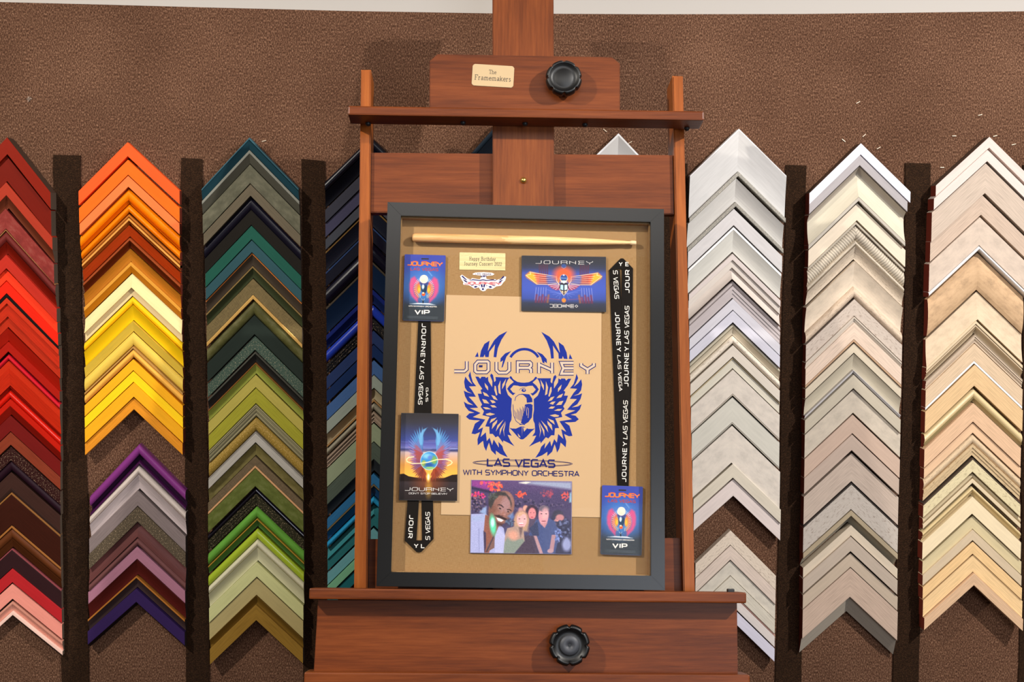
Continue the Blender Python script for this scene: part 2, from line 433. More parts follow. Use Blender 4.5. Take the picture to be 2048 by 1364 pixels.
column('purple', [(888, 278), (980, 275), (1090, 274), (1180, 272)], [(985, 180), (1150, 177), (1290, 175)], [(982, 371), (1100, 371), (1296, 369)],
       [(888, 1.06), (1177, .885)], [(888, 1.0), (1177, .9)], [(888, .03), (1200, .028)], 'dark', '''
888;909 B 7c3278 g;921 G 240a26;931 R* 40123f g|glossy purple tubular
932;949 R c8bab0 w;979 C c0b0ae w|pale lilac grey
980;1012 F 7e706e w|grey mauve wood
1013;1044 F 5a4e3e s|mottled taupe flat
1045;1074 D 5e3634 w;1092 R 6a4240 w|plum brown ridged
1092.5;1118 F a26e80|dusty mauve pink flat
1119;1151 C 4e1814 w|dark maroon wood
1152;1156 F* a86a2c;1176 C 40302e|dark taupe, copper edged
1177;1204 F 32204e;1213 V 120c14|deep indigo flat''')

column('teal and green', [(275, 498), (330, 500), (460, 503), (560, 506), (600, 508), (720, 511), (800, 512), (930, 510), (1000, 513), (1060, 515), (1190, 512), (1240, 513)],
       [(375, 403), (460, 407), (520, 410), (600, 412), (750, 415), (900, 418), (1010, 416), (1100, 416), (1320, 420)],
       [(370, 597), (420, 600), (590, 603), (750, 606), (1000, 606), (1130, 608), (1325, 605)],
       [(275, 1.08), (600, 1.02), (1190, .96)], [(275, 1.03), (600, 1.0), (1190, .93)], [(274, .032), (600, .026), (1240, .028)], 'grey', '''
274;281 R 3c6470;299 S 20404a|teal blue, light edged
300;307 F* 7c7c72;327 S 4a483e|dark grey, light edged
328.5;367 F 5e5c4a m|mottled olive grey wide
368;392 F 645a48 w|taupe flat
394;420 R 15131f g;450 M 1c1812|black navy rounded
451;479 F 1f5546|deep green flat
480;505 F 2f5056|slate teal flat
506;509 F* bc6e32;531 C 42382e|dark brown, copper edged
532;536 F* 80683e;556 C 3a4028|dark green coved, gold rimmed
557;590 F 70603e v;598 F* f0bc68 x|brown woven, bright gold lip
601;629 R 52502a m|mottled bronze green rounded
630;669 F 222a24|blackish green flat
671;700 F 44564a s|green verdigris speckled
702;710 R 45443c;724 C 2a2a28|charcoal rounded
725;728 F* 7c4e22;748 C 8e9440|olive green, brown edged
749;775 F aa9c4a|khaki yellow flat
776;807 F 97922c w|olive wood
808;832 T 888060 r|grey olive ribbed
833;861 R 9c7e36 s|golden mottled
863;866 F* 8c867e;885 F a6a096 w|silver grey
886;911 C 72683c m|olive bronze coved
912;931 F 64543e v;936 F* c49468|brown weave, copper lip
937;973 F 58602a m|olive green wide flat
975;987 R 17131c g;1011 T 2a2818 s|black with gold speckles
1013;1036 R 5a9034 w|leaf green
1037;1040 F* a07c2c;1054 C 4a7234|mid green, gold edged
1057;1078 B 9aae2c g|glossy lime rounded
1079;1095 R cac4a6;1123 C c8c4a0|cream stepped
1124;1154 F c6c68c|pale green flat
1155;1190 F ae9e6c|beige taupe flat
1191;1210 C 785a22 w;1241 F 8c6a2a w|brown gold wood''')

column('navy and blue', [(273, 742), (500, 745), (720, 748), (1180, 747)], [(368, 650), (700, 653), (1180, 655)], [(368, 838), (1180, 842)],
       [(273, .98), (1180, .98)], [(273, .97), (1180, .96)], [(273, .03), (1180, .026)], 'dark', '''
273;295 B 0c0c16 g;326 C 0a0a12|glossy black navy
329;356 F 34343e|slate grey flat
357;385 F 3c3a50|slate purple flat
388;410 F 3e4048|dark slate grey
413;417 F* 70542c;452 C 191c28 g|blue black, gold edged
454;458 F* 283a60;484 F 0c0c1c g|black navy with a blue edge
486;522 R 0d0c1a g|glossy midnight wide
524;529 F* 40382e;577 C 0f1f38|midnight blue, grey lipped
579;590 F 101e60;608 C 12204c|navy with royal blue edge
610;634 B 1c349c g|shiny cobalt blue rounded
637;658 T 16161a s|black sparkling
661;688 F 23325a|navy flat
689;715 F 142850|dark navy flat
720;749 F 3e5c8c|steel blue flat
750;776 F 8c948a|sage grey flat
777;799 C a69a7c;803 F* 9a7448|beige with brown lip
804;820 R 8a8472|warm grey rounded
822;844 T 968270 r|cream and brown ribbed
846;883 F 8a9478|sage green flat
884;918 F 4c564c w;942 C 262a2e|slate green, dark inside
947;968 F 2a6490 w;972 F* 6a5a40|blue teal with brown line
973;991 C 1a3e66 g|dark blue coved
993;1007 B 2086b4 g|shiny cyan blue rounded
1009;1028 D 2e747a;1052 M 28666a|teal stepped
1056;1080 F 62989e|pale blue teal flat
1082;1102 F 70a884|mint green flat
1104;1130 F 1e6066|dark teal flat''')

column('black', [(243, 998)], [(340, 902)], [(340, 1094)], [(243, 1.12)], [(243, 1.1)], [(243, .03)], 'dark',
       '''243;258 B 1c2630 g;300 C 141a22 g|glossy black rounded''', group='frame samples behind the easel')
column('silver white', [(266, 1237)], [(360, 1143)], [(360, 1333)], [(266, .97)], [(266, 1.06)], [(266, .03)], 'grey',
       '''266;272 F e6e4e2 g;330 C d6d4d2 g|shiny white pointed''', group='frame samples behind the easel')

column('white', [(257, 1478), (345, 1473), (410, 1468), (455, 1467), (510, 1465), (600, 1466), (750, 1466), (850, 1464), (960, 1467), (993, 1467)],
       [(355, 1380), (450, 1376), (510, 1376), (600, 1378), (750, 1380), (900, 1384), (1065, 1388)],
       [(352, 1573), (445, 1568), (540, 1563), (600, 1561), (700, 1560), (900, 1559), (1010, 1562), (1082, 1560)],
       [(257, .96), (960, .89)], [(257, .99), (960, .957)], [(257, .036), (600, .026), (990, .026)], 'grey', '''
257;261 F dedcdc;343 C d2d0ce;352 F* b0aca2 s|wide white coved
356;404 C ccc9c4;413 F* a8a49a s|white coved with a silver lip
417;451 F d2cecd|light grey white flat
454;460 F* f4f2f0;504 C d0cec6|white with a bright rim
507;520 F d8ccc6;535 M d6ccc2;558 D d4c8be|cream white stepped
561;572 R c0b6b4;596 T bcb2b2|grey mauve stepped
597;620 F d0cdd4|bluish white flat
621;645 F cfcdd8|pale lilac white flat
647;656 R c4bca8;670 C ccc2ae|cream beige ridged
671;688 R e4d8c6 p|cream sparkling
690;714 F d6ccbe|plain off-white flat
715;718 F* a89878;737 M cec8b8|greyish cream, brown lined
739;788 F d4cabe m;791 F* b4aa9c|wide marbled white
794;845 F cdc9bd;848 F* a8a296|wide plain grey white
851;926 F d6ccc0 m|widest marbled cream
927.5;956 F d4cab8|beige white flat
957.5;992 F dccec8|pale pinkish white flat''')

column('pinkish white', [(1060, 1461), (1240, 1461)], [(1150, 1391)], [(1150, 1552), (1240, 1550), (1330, 1549)],
       [(1060, .95)], [(1060, 1.0), (1240, .97)], [(1060, .026)], 'grey', '''
1060.5;1090 F d8c8b6 p|distressed pinkish
1090.5;1120 F d6c4b6 w|pinkish wood
1121;1151 F cec6b8 m|grey marbled
1152;1181 F d0c8b8 w|cream wood
1182;1186 F* d8a898;1208 F d8cec8|white, pink edged
1211;1238 F d2cedc|bluish white''')

column('grey beige', [(286, 1722), (310, 1720), (400, 1715), (440, 1712), (520, 1710), (600, 1709), (690, 1708), (780, 1707), (870, 1704), (965, 1703), (1050, 1702), (1230, 1700)],
       [(385, 1619), (500, 1617), (610, 1613), (700, 1612), (850, 1610), (950, 1609), (1050, 1607), (1200, 1606), (1317, 1605)],
       [(385, 1821), (400, 1816), (420, 1812), (500, 1811), (610, 1806), (800, 1802), (920, 1800), (1000, 1797), (1150, 1795), (1300, 1796)],
       [(286, .97), (700, .95), (1136, .88)], [(286, .98), (700, .96), (1136, .93)], [(286, .042), (600, .036), (1230, .038)], 'red', '''
286;309.5 F dcdce8|bright silver white flat
310;331 F a8a2a4|silver grey flat
333;348 C a89e92;394 D cdc4b0;402 F* b8b0a4|grey beige wide coved
406;441 F dccdb8|plain cream flat
443;449 F b0a696;480 R c4b8a6 q;492 R c4b8a6 p;519 C c8baa8 p|scalloped beige
522;573 C d4c4b0 m;596 R cdb8a2 p|wide cream distressed
597.5;632 F beb0a4 p|grey distressed
633;646 T c4b8aa;679 F d4beac w;684 F* b49478|pinkish beige lipped
686;706 F c8bba6|pale greenish beige
707;740 C beb4a0;746 T* b8b4b4|grey beige coved, silver lipped
749;777 F b8ae9c|warm grey flat
778.5;826 F c0b4a4 m|marbled grey beige wide
829;867 F bea594|pinkish beige plain flat
868.5;901 F b6a294|dusky beige flat
906;963 F baa89a w|wide taupe wood
966;969 F* 3a3430;1019 F b8aea4 p|brushed white, dark edged
1020;1032 F a8987e;1049 V a09a8c|olive beige deep sloped
1050;1071.5 F cebfaa|light beige flat
1073;1103 F baaa9a|taupe beige flat
1106;1134.5 F beac98|soft beige flat
1135.5;1194 F c0a896 w;1229 V a89e90|widest pinkish taupe''', True)

column('beige', [(273, 1979), (300, 1975), (390, 1963), (430, 1960), (500, 1957), (580, 1957), (640, 1952), (690, 1949), (720, 1950), (770, 1948), (845, 1946), (900, 1946), (980, 1945), (1100, 1946), (1171, 1950)],
       [(370, 1872), (420, 1864), (520, 1859), (600, 1857), (730, 1853), (800, 1851), (900, 1849), (1000, 1847), (1100, 1845), (1200, 1846), (1259, 1850)],
       [(370, 2084), (420, 2076), (520, 2060), (600, 2048), (660, 2047), (750, 2045), (860, 2046), (900, 2042), (1000, 2041), (1150, 2043), (1262, 2047)],
       [(273, .91), (700, .96), (1171, .9)], [(273, .99), (700, .95), (1171, .94)], [(273, .042), (600, .032), (1171, .036)], 'red', '''
273;296 F d6c4bc|pinkish white flat
299;323 F d8c8c0|pale pink flat
326;387 F c0ae9e w|wide grey beige wood
388.5;430 F c0aa98 w|beige wood
434;491 F c8b6a6 m;501 B* f4f2f2 g|beige with a shiny white lip
505;580 R c6a480 m|wide tan marbled
583;639 D d0ba9e m|wide cream stained
641;648 F d4c0a0;656 R c8b498;667 C d0bc9c|cream ridged
668;685.5 T c4b09a r|grey beige ribbed
687;722 F d0b698 w;727 F* f4f0ea|beige with a thin white lip
729;772 F d6b488 w|light tan wood
776;796 R d8c294 g;804 C a69a74|cream olive rounded
806;844 F d6b190 w|peach flat
845;866 F dab592|light peach flat
867;888 R ccb494 p;911 T c4aa84 p|distressed brown and white
916;919 F* 4a3e36;944 F d2c49e p|pale olive cream, dark edged
945;957 R cab896;966 F d4c2a2;971 G 7c6a54|cream stepped, dark grooved
973;983 R d2bc8e;992 C d6c49c|yellowish beige ridged
993;1028 F e2cfac|plain cream white
1031;1058 F c8b892|olive beige flat
1059;1081 F c8b498|greyish beige flat
1083;1108 F e0bb88 w|pale apricot wood
1109;1144 F e0be8e w|apricot wood wide
1146;1171 F ceab8a w|pinkish tan''', True)

# ------------------------------------------------------------------ the studio easel
L_BASE = EZ_O.z / math.cos(R_(12.844)) - .012
easel = empty('studio_easel', EZ_O - EZ_R @ Vector((0, 0, L_BASE)), EZ_R)
tag(easel, 'reddish brown wooden studio easel holding the black framed concert display', 'easel')
def lift(o): o.location = (0, 0, L_BASE); return o
def pts(px, d): return [EL(x, y, d) for x, y in px]
FOOT_Z = -L_BASE + .014
def down(a, b, z):                         # carry the edge a -> b (local x, z) on to the height z
    t = (z - a[1]) / (b[1] - a[1]); return (a[0] + (b[0] - a[0]) * t, z)
# mast
q = pts([(985, -70), (1107, -70), (1108.5, 405), (985.5, 405)], -.046)
bm = bmesh.new()
bm_prism(bm, [q[0], q[1], down(q[1], q[2], FOOT_Z + .25), down(q[0], q[3], FOOT_Z + .25)], .046, .070, 0, .0015)
mast = lift(from_bm('mast', bm, M_WZ, easel))
x, z = EL(1047, 361, -.046)
bm = bmesh.new(); bm_lathe(bm, [(.0001, .0395), (.0025, .0400), (.0046, .0415), (.0060, .0440), (.0060, .0462)], x, z, 20)
from_bm('brass_screw', bm, M_BRASS, mast, 'small round brass screw head')
# uprights
for a in ([(722, 139), (742, 139), (734.5, 1178), (708, 1178)], [(1345, 151), (1366, 152), (1390, 1182), (1367, 1182)]):
    q = pts(a, -.060); bm = bmesh.new()
    bm_prism(bm, [q[0], q[1], down(q[1], q[2], FOOT_Z), down(q[0], q[3], FOOT_Z)], .060, .138, 0, .0022)
    lift(from_bm('upright', bm, M_WR, easel))
# cross boards between the uprights
def board(name, px, d, th, m=None, bev=.0015):
    bm = bmesh.new(); bm_prism(bm, pts(px, d), -d, -d + th, 0, bev)
    return lift(from_bm(name, bm, m or M_WX, easel))
board('cross_board', [(741.5, 305), (1346, 310), (1348, 428), (740.5, 425)], -.0705, .022)
board('cross_board', [(737, 1078), (1365, 1076), (1367, 1230), (735, 1230)], -.078, .022)
# sliding clamp: plate, shelf, knob, name plate
plate = board('clamp_plate', [(859, 122), (875, 108), (1224, 114), (1240, 127), (1240, 222), (859, 220)], -.018, .0278)
cx, cz = EL(1126, 165, -.018)
def flute(n, depth):
    return lambda a, r: 1 - (depth * max(0, math.cos(n * a)) ** 6 if r > .0295 else 0)
def knob(cx, cz, yf, r, disc):
    bm = bmesh.new(); rr = r
    prof = [(.011, yf), (.012, yf - .008), (rr * .86, yf - .010), (rr * .97, yf - .014), (rr, yf - .022), (rr * .96, yf - .029), (rr * .86, yf - .0325),
            (rr * .80, yf - .0315), (rr * .70, yf - .0275), (rr * .52, yf - .0262), (rr * .50, yf - .0266), (.0004, yf - .0266)]
    bm_lathe(bm, prof, cx, cz, 112, 0, flute(8, .12))
    if disc:
        bm_lathe(bm, [(rr * .47, yf - .0264), (rr * .46, yf - .0275), (.003, yf - .0275), (.0028, yf - .0262), (.0003, yf - .0262)], cx, cz, 48, 1)
    return bm
k = from_bm('knob', knob(cx, cz, .018, .0335, False), [M_BLACK], plate, 'black plastic scalloped knob')
shelf = lift(box('shelf', EL(696, 225, .010)[0], EL(1408, 225, .010)[0], -.010, .0455, EL(1050, 235, .010)[1], EL(1050, 216.5, .010)[1], M_WX, easel, .0028, R_(.35)))
zb = EL(1050, 235, .010)[1]
for px in (735, 926, 1050, 1170, 1376):
    x = EL(px, 235, -.02)[0]; bm = bmesh.new()
    bmesh.ops.create_uvsphere(bm, u_segments=16, v_segments=8, radius=.0052, matrix=Matrix.Translation((x, .036 if px in (735, 1376) else .022, zb - .0015 + (1050 - px) * 5.3e-6)))
    from_bm('bolt', bm, M_DARK, shelf, 'black bolt head')
# tray, apron, lower rail
TZ = EL(1050, 1180.5, .022)[1]
tray = lift(box('tray', EL(618, 1190, .022)[0], EL(1493, 1196, .022)[0], -.022, .055, TZ - .0185, TZ, M_WX, easel, .0028, R_(.5)))
x, z = EL(1462, 1186, .0)
bm = bmesh.new(); bm_box(bm, x - .006, x + .006, -.002, .010, TZ - .008, TZ + .0025, .0015)
from_bm('bolt', bm, M_DARK, tray, 'black bolt head')
apron = board('apron', [(636, 1200), (1474, 1204), (1476, 1350), (627, 1350)], -.012, .022, None, .001)
cx, cz = EL(1137, 1289, -.012)
from_bm('knob', knob(cx, cz, .012, .0355, True), [M_BLACK, plain('knob_disc_grey', '3c3e44', .5)], apron, 'black scalloped knob with a grey centre disc')
z1 = EL(1050, 1347, .020)[1]
lift(box('lower_rail', EL(608, 1352, .020)[0], EL(1500, 1356, .020)[0], -.020, .055, z1 - .02, z1, M_WX, easel, .0028, R_(.35)))

# ------------------------------------------------------------------ lettering made of strokes
def ribbon(poly, w, closed=False):
    'outline of a stroke of width w along a polyline: a list of quads'
    P = [Vector((*p, 0)) for p in poly]; n = len(P); h = w / 2; off = []
    for i in range(n):
        d0 = (P[i] - P[i - 1]) if (i or closed) else None
        d1 = (P[(i + 1) % n] - P[i]) if (i < n - 1 or closed) else None
        if d0 is None or d0.length < 1e-9: d0 = d1
        if d1 is None or d1.length < 1e-9: d1 = d0
        d0 = d0.normalized(); d1 = d1.normalized()
        n0 = Vector((-d0.y, d0.x, 0)); n1 = Vector((-d1.y, d1.x, 0)); m = n0 + n1
        if m.length < .3: m = n1.copy(); k = 1
        else: m.normalize(); k = min(2.2, 1 / max(.3, m.dot(n1)))
        off.append(m * h * k)
    out = []
    for i in range(n if closed else n - 1):
        j = (i + 1) % n
        out.append([tuple((P[i] + off[i]).xy), tuple((P[j] + off[j]).xy), tuple((P[j] - off[j]).xy), tuple((P[i] - off[i]).xy)])
    return out
C_ = .17
TECH = {
 'A': (.95, [[(0, 0), (.475, 1), (.95, 0)], [(.2, .3), (.75, .3)]]),
 'B': (.85, [[(0, 0), (0, 1), (.7, 1), (.85, .85), (.85, .62), (.72, .5), (.85, .38), (.85, .15), (.7, 0), (0, 0)], [(0, .5), (.72, .5)]]),
 'C': (.85, [[(.85, 1), (.15, 1), (0, .85), (0, .15), (.15, 0), (.85, 0)]]),
 'D': (.85, [[(0, 0), (0, 1), (.7, 1), (.85, .85), (.85, .15), (.7, 0), (0, 0)]]),
 'E': (.8, [[(.8, 1), (0, 1), (0, 0), (.8, 0)], [(0, .5), (.72, .5)]]),
 'G': (.88, [[(.85, 1), (.15, 1), (0, .85), (0, .15), (.15, 0), (.88, 0), (.88, .5), (.45, .5)]]),
 'H': (.85, [[(0, 0), (0, 1)], [(.85, 0), (.85, 1)], [(0, .5), (.85, .5)]]),
 'I': (.08, [[(.04, 0), (.04, 1)]]),
 'J': (.75, [[(0, 0), (.58, 0), (.75, .17), (.75, 1)]]),
 'K': (.8, [[(0, 0), (0, 1)], [(.8, 1), (.1, .5), (.8, 0)]]),
 'L': (.72, [[(0, 1), (0, 0), (.72, 0)]]),
 'M': (1.0, [[(0, 0), (0, 1), (.5, .35), (1, 1), (1, 0)]]),
 'N': (.88, [[(0, 0), (0, 1), (.88, 0), (.88, 1)]]),
 'O': (.95, [[(.17, 1), (.78, 1), (.95, .83), (.95, .17), (.78, 0), (.17, 0), (0, .17), (0, .83), (.17, 1)]]),
 'P': (.85, [[(0, 0), (0, 1), (.7, 1), (.85, .85), (.85, .55), (.7, .4), (.12, .4)]]),
 'R': (.85, [[(0, 0), (0, 1), (.7, 1), (.85, .85), (.85, .58), (.7, .42), (.1, .42)], [(.5, .42), (.88, 0)]]),
 'S': (.85, [[(.85, 1), (.12, 1), (0, .88), (0, .62), (.12, .5), (.73, .5), (.85, .38), (.85, .12), (.73, 0), (0, 0)]]),
 'T': (.85, [[(0, 1), (.85, 1)], [(.425, 1), (.425, 0)]]),
 'U': (.88, [[(0, 1), (0, .17), (.17, 0), (.71, 0), (.88, .17), (.88, 1)]]),
 'V': (.95, [[(0, 1), (.475, 0), (.95, 1)]]),
 'W': (1.3, [[(0, 1), (.32, 0), (.65, .9), (.98, 0), (1.3, 1)]]),
 'Y': (.9, [[(0, 1), (.45, .48), (.9, 1)], [(.45, .48), (.45, 0)]]),
 "'": (.1, [[(.05, 1), (.05, .75)]]), ' ': (.35, [])}
LOGO = {
 'J': (1.0, [[(0, .06), (.78, .06), (.96, .26), (.96, 1)]]),
 'O': (1.0, [[(.2, 1), (.92, 1), (1, .9), (1, .2), (.84, 0), (.12, 0), (0, .12), (0, .72), (.2, 1)]]),
 'U': (1.0, [[(0, 1), (0, .24), (.2, 0), (.78, 0), (1, .24), (1, 1)]]),
 'R': (1.0, [[(0, 0), (0, 1), (.9, 1), (1, .88), (1, .66), (.84, .48), (1, .32), (1, 0)], [(.0, .48), (.84, .48)]]),
 'N': (1.0, [[(0, 0), (0, 1)], [(.02, .82), (.98, .3)], [(1, 0), (1, 1)]]),
 'E': (1.0, [[(1, 1), (.06, 1), (.22, .5), (.06, 0), (1, 0)], [(.22, .5), (1, .5)]]),
 'Y': (1.0, [[(0, 1), (0, .78), (.5, .42), (1, .78), (1, 1)], [(.5, .42), (.5, 0)]]), ' ': (.4, [])}
def ser(x, y, w=.16): return [(x - w, y), (x + w, y)]
SERIF = {
 'T': (.72, [[(.0, .82), (.02, 1), (.7, 1), (.72, .82)], [(.36, 1), (.36, 0)], ser(.36, .02)]),
 'h': (.62, [[(.1, 0), (.1, 1)], [(.1, .5), (.25, .64), (.4, .62), (.48, .5), (.48, 0)], ser(.1, .02), ser(.48, .02), [(0, .98), (.1, 1)]]),
 'e': (.52, [[(.06, .36), (.46, .36), (.44, .55), (.28, .65), (.1, .55), (.04, .33), (.1, .1), (.26, 0), (.46, .12)]]),
 'F': (.66, [[(.12, 0), (.12, 1)], [(.0, .98), (.6, .98), (.62, .78)], [(.12, .52), (.42, .52)], ser(.12, .02, .14)]),
 'r': (.44, [[(.1, 0), (.1, .64)], [(.1, .45), (.24, .62), (.4, .6)], ser(.1, .02, .13), [(0, .62), (.1, .64)]]),
 'a': (.52, [[(.08, .52), (.2, .64), (.34, .62), (.4, .5), (.4, .1), (.5, .02)], [(.4, .4), (.14, .3), (.06, .15), (.16, 0), (.3, .05), (.4, .16)]]),
 'm': (.92, [[(.1, 0), (.1, .64)], [(.1, .5), (.24, .64), (.38, .62), (.44, .5), (.44, 0)], [(.44, .5), (.58, .64), (.7, .62), (.78, .5), (.78, 0)], ser(.1, .02, .12), ser(.44, .02, .12), ser(.78, .02, .12)]),
 'k': (.6, [[(.1, 0), (.1, 1)], [(.48, .64), (.14, .32)], [(.24, .4), (.52, 0)], ser(.1, .02, .12), ser(.5, .02, .1), [(.36, .64), (.56, .64)]]),
 's': (.44, [[(.36, .54), (.2, .65), (.07, .52), (.12, .38), (.32, .28), (.37, .14), (.2, 0), (.04, .12)]]),
 'H': (.8, [[(.14, 0), (.14, 1)], [(.64, 0), (.64, 1)], [(.14, .52), (.64, .52)], ser(.14, .02, .13), ser(.64, .02, .13), ser(.14, .98, .13), ser(.64, .98, .13)]),
 'p': (.58, [[(.1, -.3), (.1, .64)], [(.1, .48), (.26, .64), (.44, .56), (.5, .32), (.42, .08), (.26, 0), (.1, .12)], ser(.1, -.3, .12)]),
 'y': (.56, [[(.06, .64), (.28, .04)], [(.5, .64), (.2, -.24), (.06, -.26)], ser(.08, .64, .1), ser(.48, .64, .1)]),
 'B': (.7, [[(.12, 0), (.12, 1), (.42, 1), (.54, .88), (.54, .66), (.42, .54), (.12, .54)], [(.42, .54), (.6, .42), (.6, .14), (.44, 0), (0, 0)], [(0, 1), (.12, 1)]]),
 'i': (.28, [[(.14, 0), (.14, .64)], ser(.14, .02, .12), [(.14, .86), (.14, .94)]]),
 't': (.4, [[(.16, .86), (.16, .12), (.24, .02), (.36, .08)], [(.02, .62), (.34, .62)]]),
 'd': (.6, [[(.46, 1), (.46, 0)], [(.46, .5), (.3, .64), (.14, .58), (.06, .32), (.14, .06), (.28, 0), (.46, .14)], [(.46, .02), (.56, .02)]]),
 'J': (.46, [[(.3, 1), (.3, .16), (.2, 0), (.04, .06)], ser(.3, .98, .14)]),
 'o': (.56, [[(.28, .64), (.46, .52), (.5, .32), (.46, .12), (.28, 0), (.1, .12), (.06, .32), (.1, .52), (.28, .64)]]),
 'u': (.62, [[(.1, .64), (.1, .14), (.2, 0), (.34, .02), (.48, .16)], [(.48, .64), (.48, 0), (.58, .02)]]),
 'n': (.62, [[(.1, 0), (.1, .64)], [(.1, .48), (.26, .64), (.4, .62), (.48, .5), (.48, 0)], ser(.1, .02, .12), ser(.48, .02, .12)]),
 'C': (.74, [[(.66, .74), (.64, .94), (.4, 1), (.16, .86), (.06, .5), (.16, .14), (.4, 0), (.66, .16)]]),
 'c': (.5, [[(.44, .5), (.28, .64), (.1, .54), (.05, .32), (.1, .1), (.27, 0), (.45, .12)]]),
 '2': (.52, [[(.06, .76), (.14, .94), (.32, .98), (.44, .84), (.42, .62), (.06, .04), (.48, .04)]]),
 '0': (.52, [[(.26, 1), (.42, .84), (.46, .5), (.42, .16), (.26, 0), (.1, .16), (.06, .5), (.1, .84), (.26, 1)]]), ' ': (.36, [])}
def text_polys(txt, font, w, gap=.22, slant=0.0):
    'quads of a line of text of unit height starting at x = 0, and its length'
    x = 0; out = []
    for ch in txt:
        cw, strokes = font[ch]
        for s_ in strokes:
            closed = len(s_) > 3 and s_[0] == s_[-1]
            p = [(x + a + slant * b, b) for a, b in (s_[:-1] if closed else s_)]
            out += ribbon(p, w, closed)
        x += cw + gap
    return out, x - gap
def fit_text(txt, font, w, x0, x1, z0, z1, gap=.22, slant=0.0):
    'the line of text fitted into a box (x right, z up)'
    q, L = text_polys(txt, font, w, gap, slant); m = w / 2
    sx = (x1 - x0) / (L + w); sz = (z1 - z0) / (1 + w)
    return [[(x0 + (a + m) * sx, z0 + (b + m) * sz) for a, b in f_] for f_ in q]

# ------------------------------------------------------------------ printed pictures: a small painter, stored as colours of a fine mesh
class Art:
    def __init__(s, w, h, res=1.5):
        s.w, s.h, s.k = w, h, res; s.nx, s.ny = int(w * res) + 1, int(h * res) + 1
        s.X, s.Y = np.meshgrid(np.linspace(0, w, s.nx), np.linspace(0, h, s.ny))
        s.c = np.zeros((s.ny, s.nx, 3))
    def col(s, c): return np.array([int(c[i:i + 2], 16) / 255 for i in (0, 2, 4)])
    def blend(s, mask, c, a=1.0):
        s.c += (np.asarray(c) - s.c) * (np.clip(mask, 0, 1) * a)[..., None]
    def vgrad(s, stops):
        ys = [p for p, _ in stops]
        for i in range(3): s.c[..., i] = np.interp(s.Y / s.h, ys, [s.col(c)[i] for _, c in stops])
    def ell(s, cx, cy, rx, ry, c, a=1.0, soft=None, rot=0.0):
        dx, dy = s.X - cx, s.Y - cy
        if rot: cr, sr = math.cos(rot), math.sin(rot); dx, dy = dx * cr + dy * sr, -dx * sr + dy * cr
        d = np.sqrt((dx / rx) ** 2 + (dy / ry) ** 2); soft = soft if soft is not None else .7 / min(rx, ry)
        s.blend((1 + soft / 2 - d) / soft, s.col(c), a)
    def poly(s, P, c, a=1.0, soft=.8):
        P = np.array(P, float); sd = np.full(s.X.shape, 1e9); ins = np.zeros(s.X.shape, bool)
        for (x0, y0), (x1, y1) in zip(P, np.roll(P, -1, 0)):
            ex, ey = x1 - x0, y1 - y0
            t = np.clip(((s.X - x0) * ex + (s.Y - y0) * ey) / (ex * ex + ey * ey + 1e-9), 0, 1)
            sd = np.minimum(sd, np.hypot(s.X - x0 - t * ex, s.Y - y0 - t * ey))
            ins ^= ((y0 > s.Y) != (y1 > s.Y)) & (s.X < (x1 - x0) * (s.Y - y0) / (y1 - y0 + 1e-12) + x0)
        s.blend(np.where(ins, sd, -sd) / soft + .5, s.col(c), a)
    def line(s, P, w, c, a=1.0, soft=.7):
        sd = np.full(s.X.shape, 1e9)
        for (x0, y0), (x1, y1) in zip(P, P[1:]):
            ex, ey = x1 - x0, y1 - y0
            t = np.clip(((s.X - x0) * ex + (s.Y - y0) * ey) / (ex * ex + ey * ey + 1e-9), 0, 1)
            sd = np.minimum(sd, np.hypot(s.X - x0 - t * ex, s.Y - y0 - t * ey))
        s.blend((w / 2 - sd) / soft + .5, s.col(c), a)
    def speck(s, x0, y0, x1, y1, cols, n, r, a=.7, seed=1):
        rnd = random.Random(seed)
        for _ in range(n):
            q = rnd.uniform(.6, 1.4) * r
            s.ell(rnd.uniform(x0, x1), rnd.uniform(y0, y1), q, q * rnd.uniform(.7, 1.5), rnd.choice(cols), a, .6)
M_PRINT, nt, bs = nodes('colour_print'); bs.inputs['Roughness'].default_value = .32
at = nt.nodes.new('ShaderNodeAttribute'); at.attribute_name = 'print'; nt.links.new(at.outputs['Color'], bs.inputs['Base Color'])
bs.inputs['Specular IOR Level'].default_value = .2

def frame_pose(px, py, d):
    x, z = FL(px, py, d); return EZ_O + FR_R @ Vector((x, -d, z))
class Sheet:
    'a flat thing in the shadow box: centre, size and turn measured at its own distance'
    def __init__(s, quad, d):
        q = [Vector(FL(x, y, d)) for x, y in quad]           # tl, tr, br, bl
        s.c = (q[0] + q[1] + q[2] + q[3]) / 4; s.d = d
        u = (q[1] - q[0] + q[2] - q[3]) / 2; s.w = u.length; s.h = ((q[0] - q[3]).length + (q[1] - q[2]).length) / 2
        s.R = FR_R @ Matrix.Rotation(-math.atan2(u.y, u.x), 3, 'Y'); s.quad = quad
        s.ang = math.atan2(u.y, u.x)
        M = s.R.to_4x4(); M.translation = EZ_O + FR_R @ Vector((s.c.x, -d, s.c.y)); s.M = M
    def uv(s, u, v): return ((u - .5) * s.w, (.5 - v) * s.h)
    def px(s, x, y):
        p = Vector(FL(x, y, s.d)) - s.c; ca, sa = math.cos(s.ang), math.sin(s.ang)
        return (p.x * ca + p.y * sa, -p.x * sa + p.y * ca)
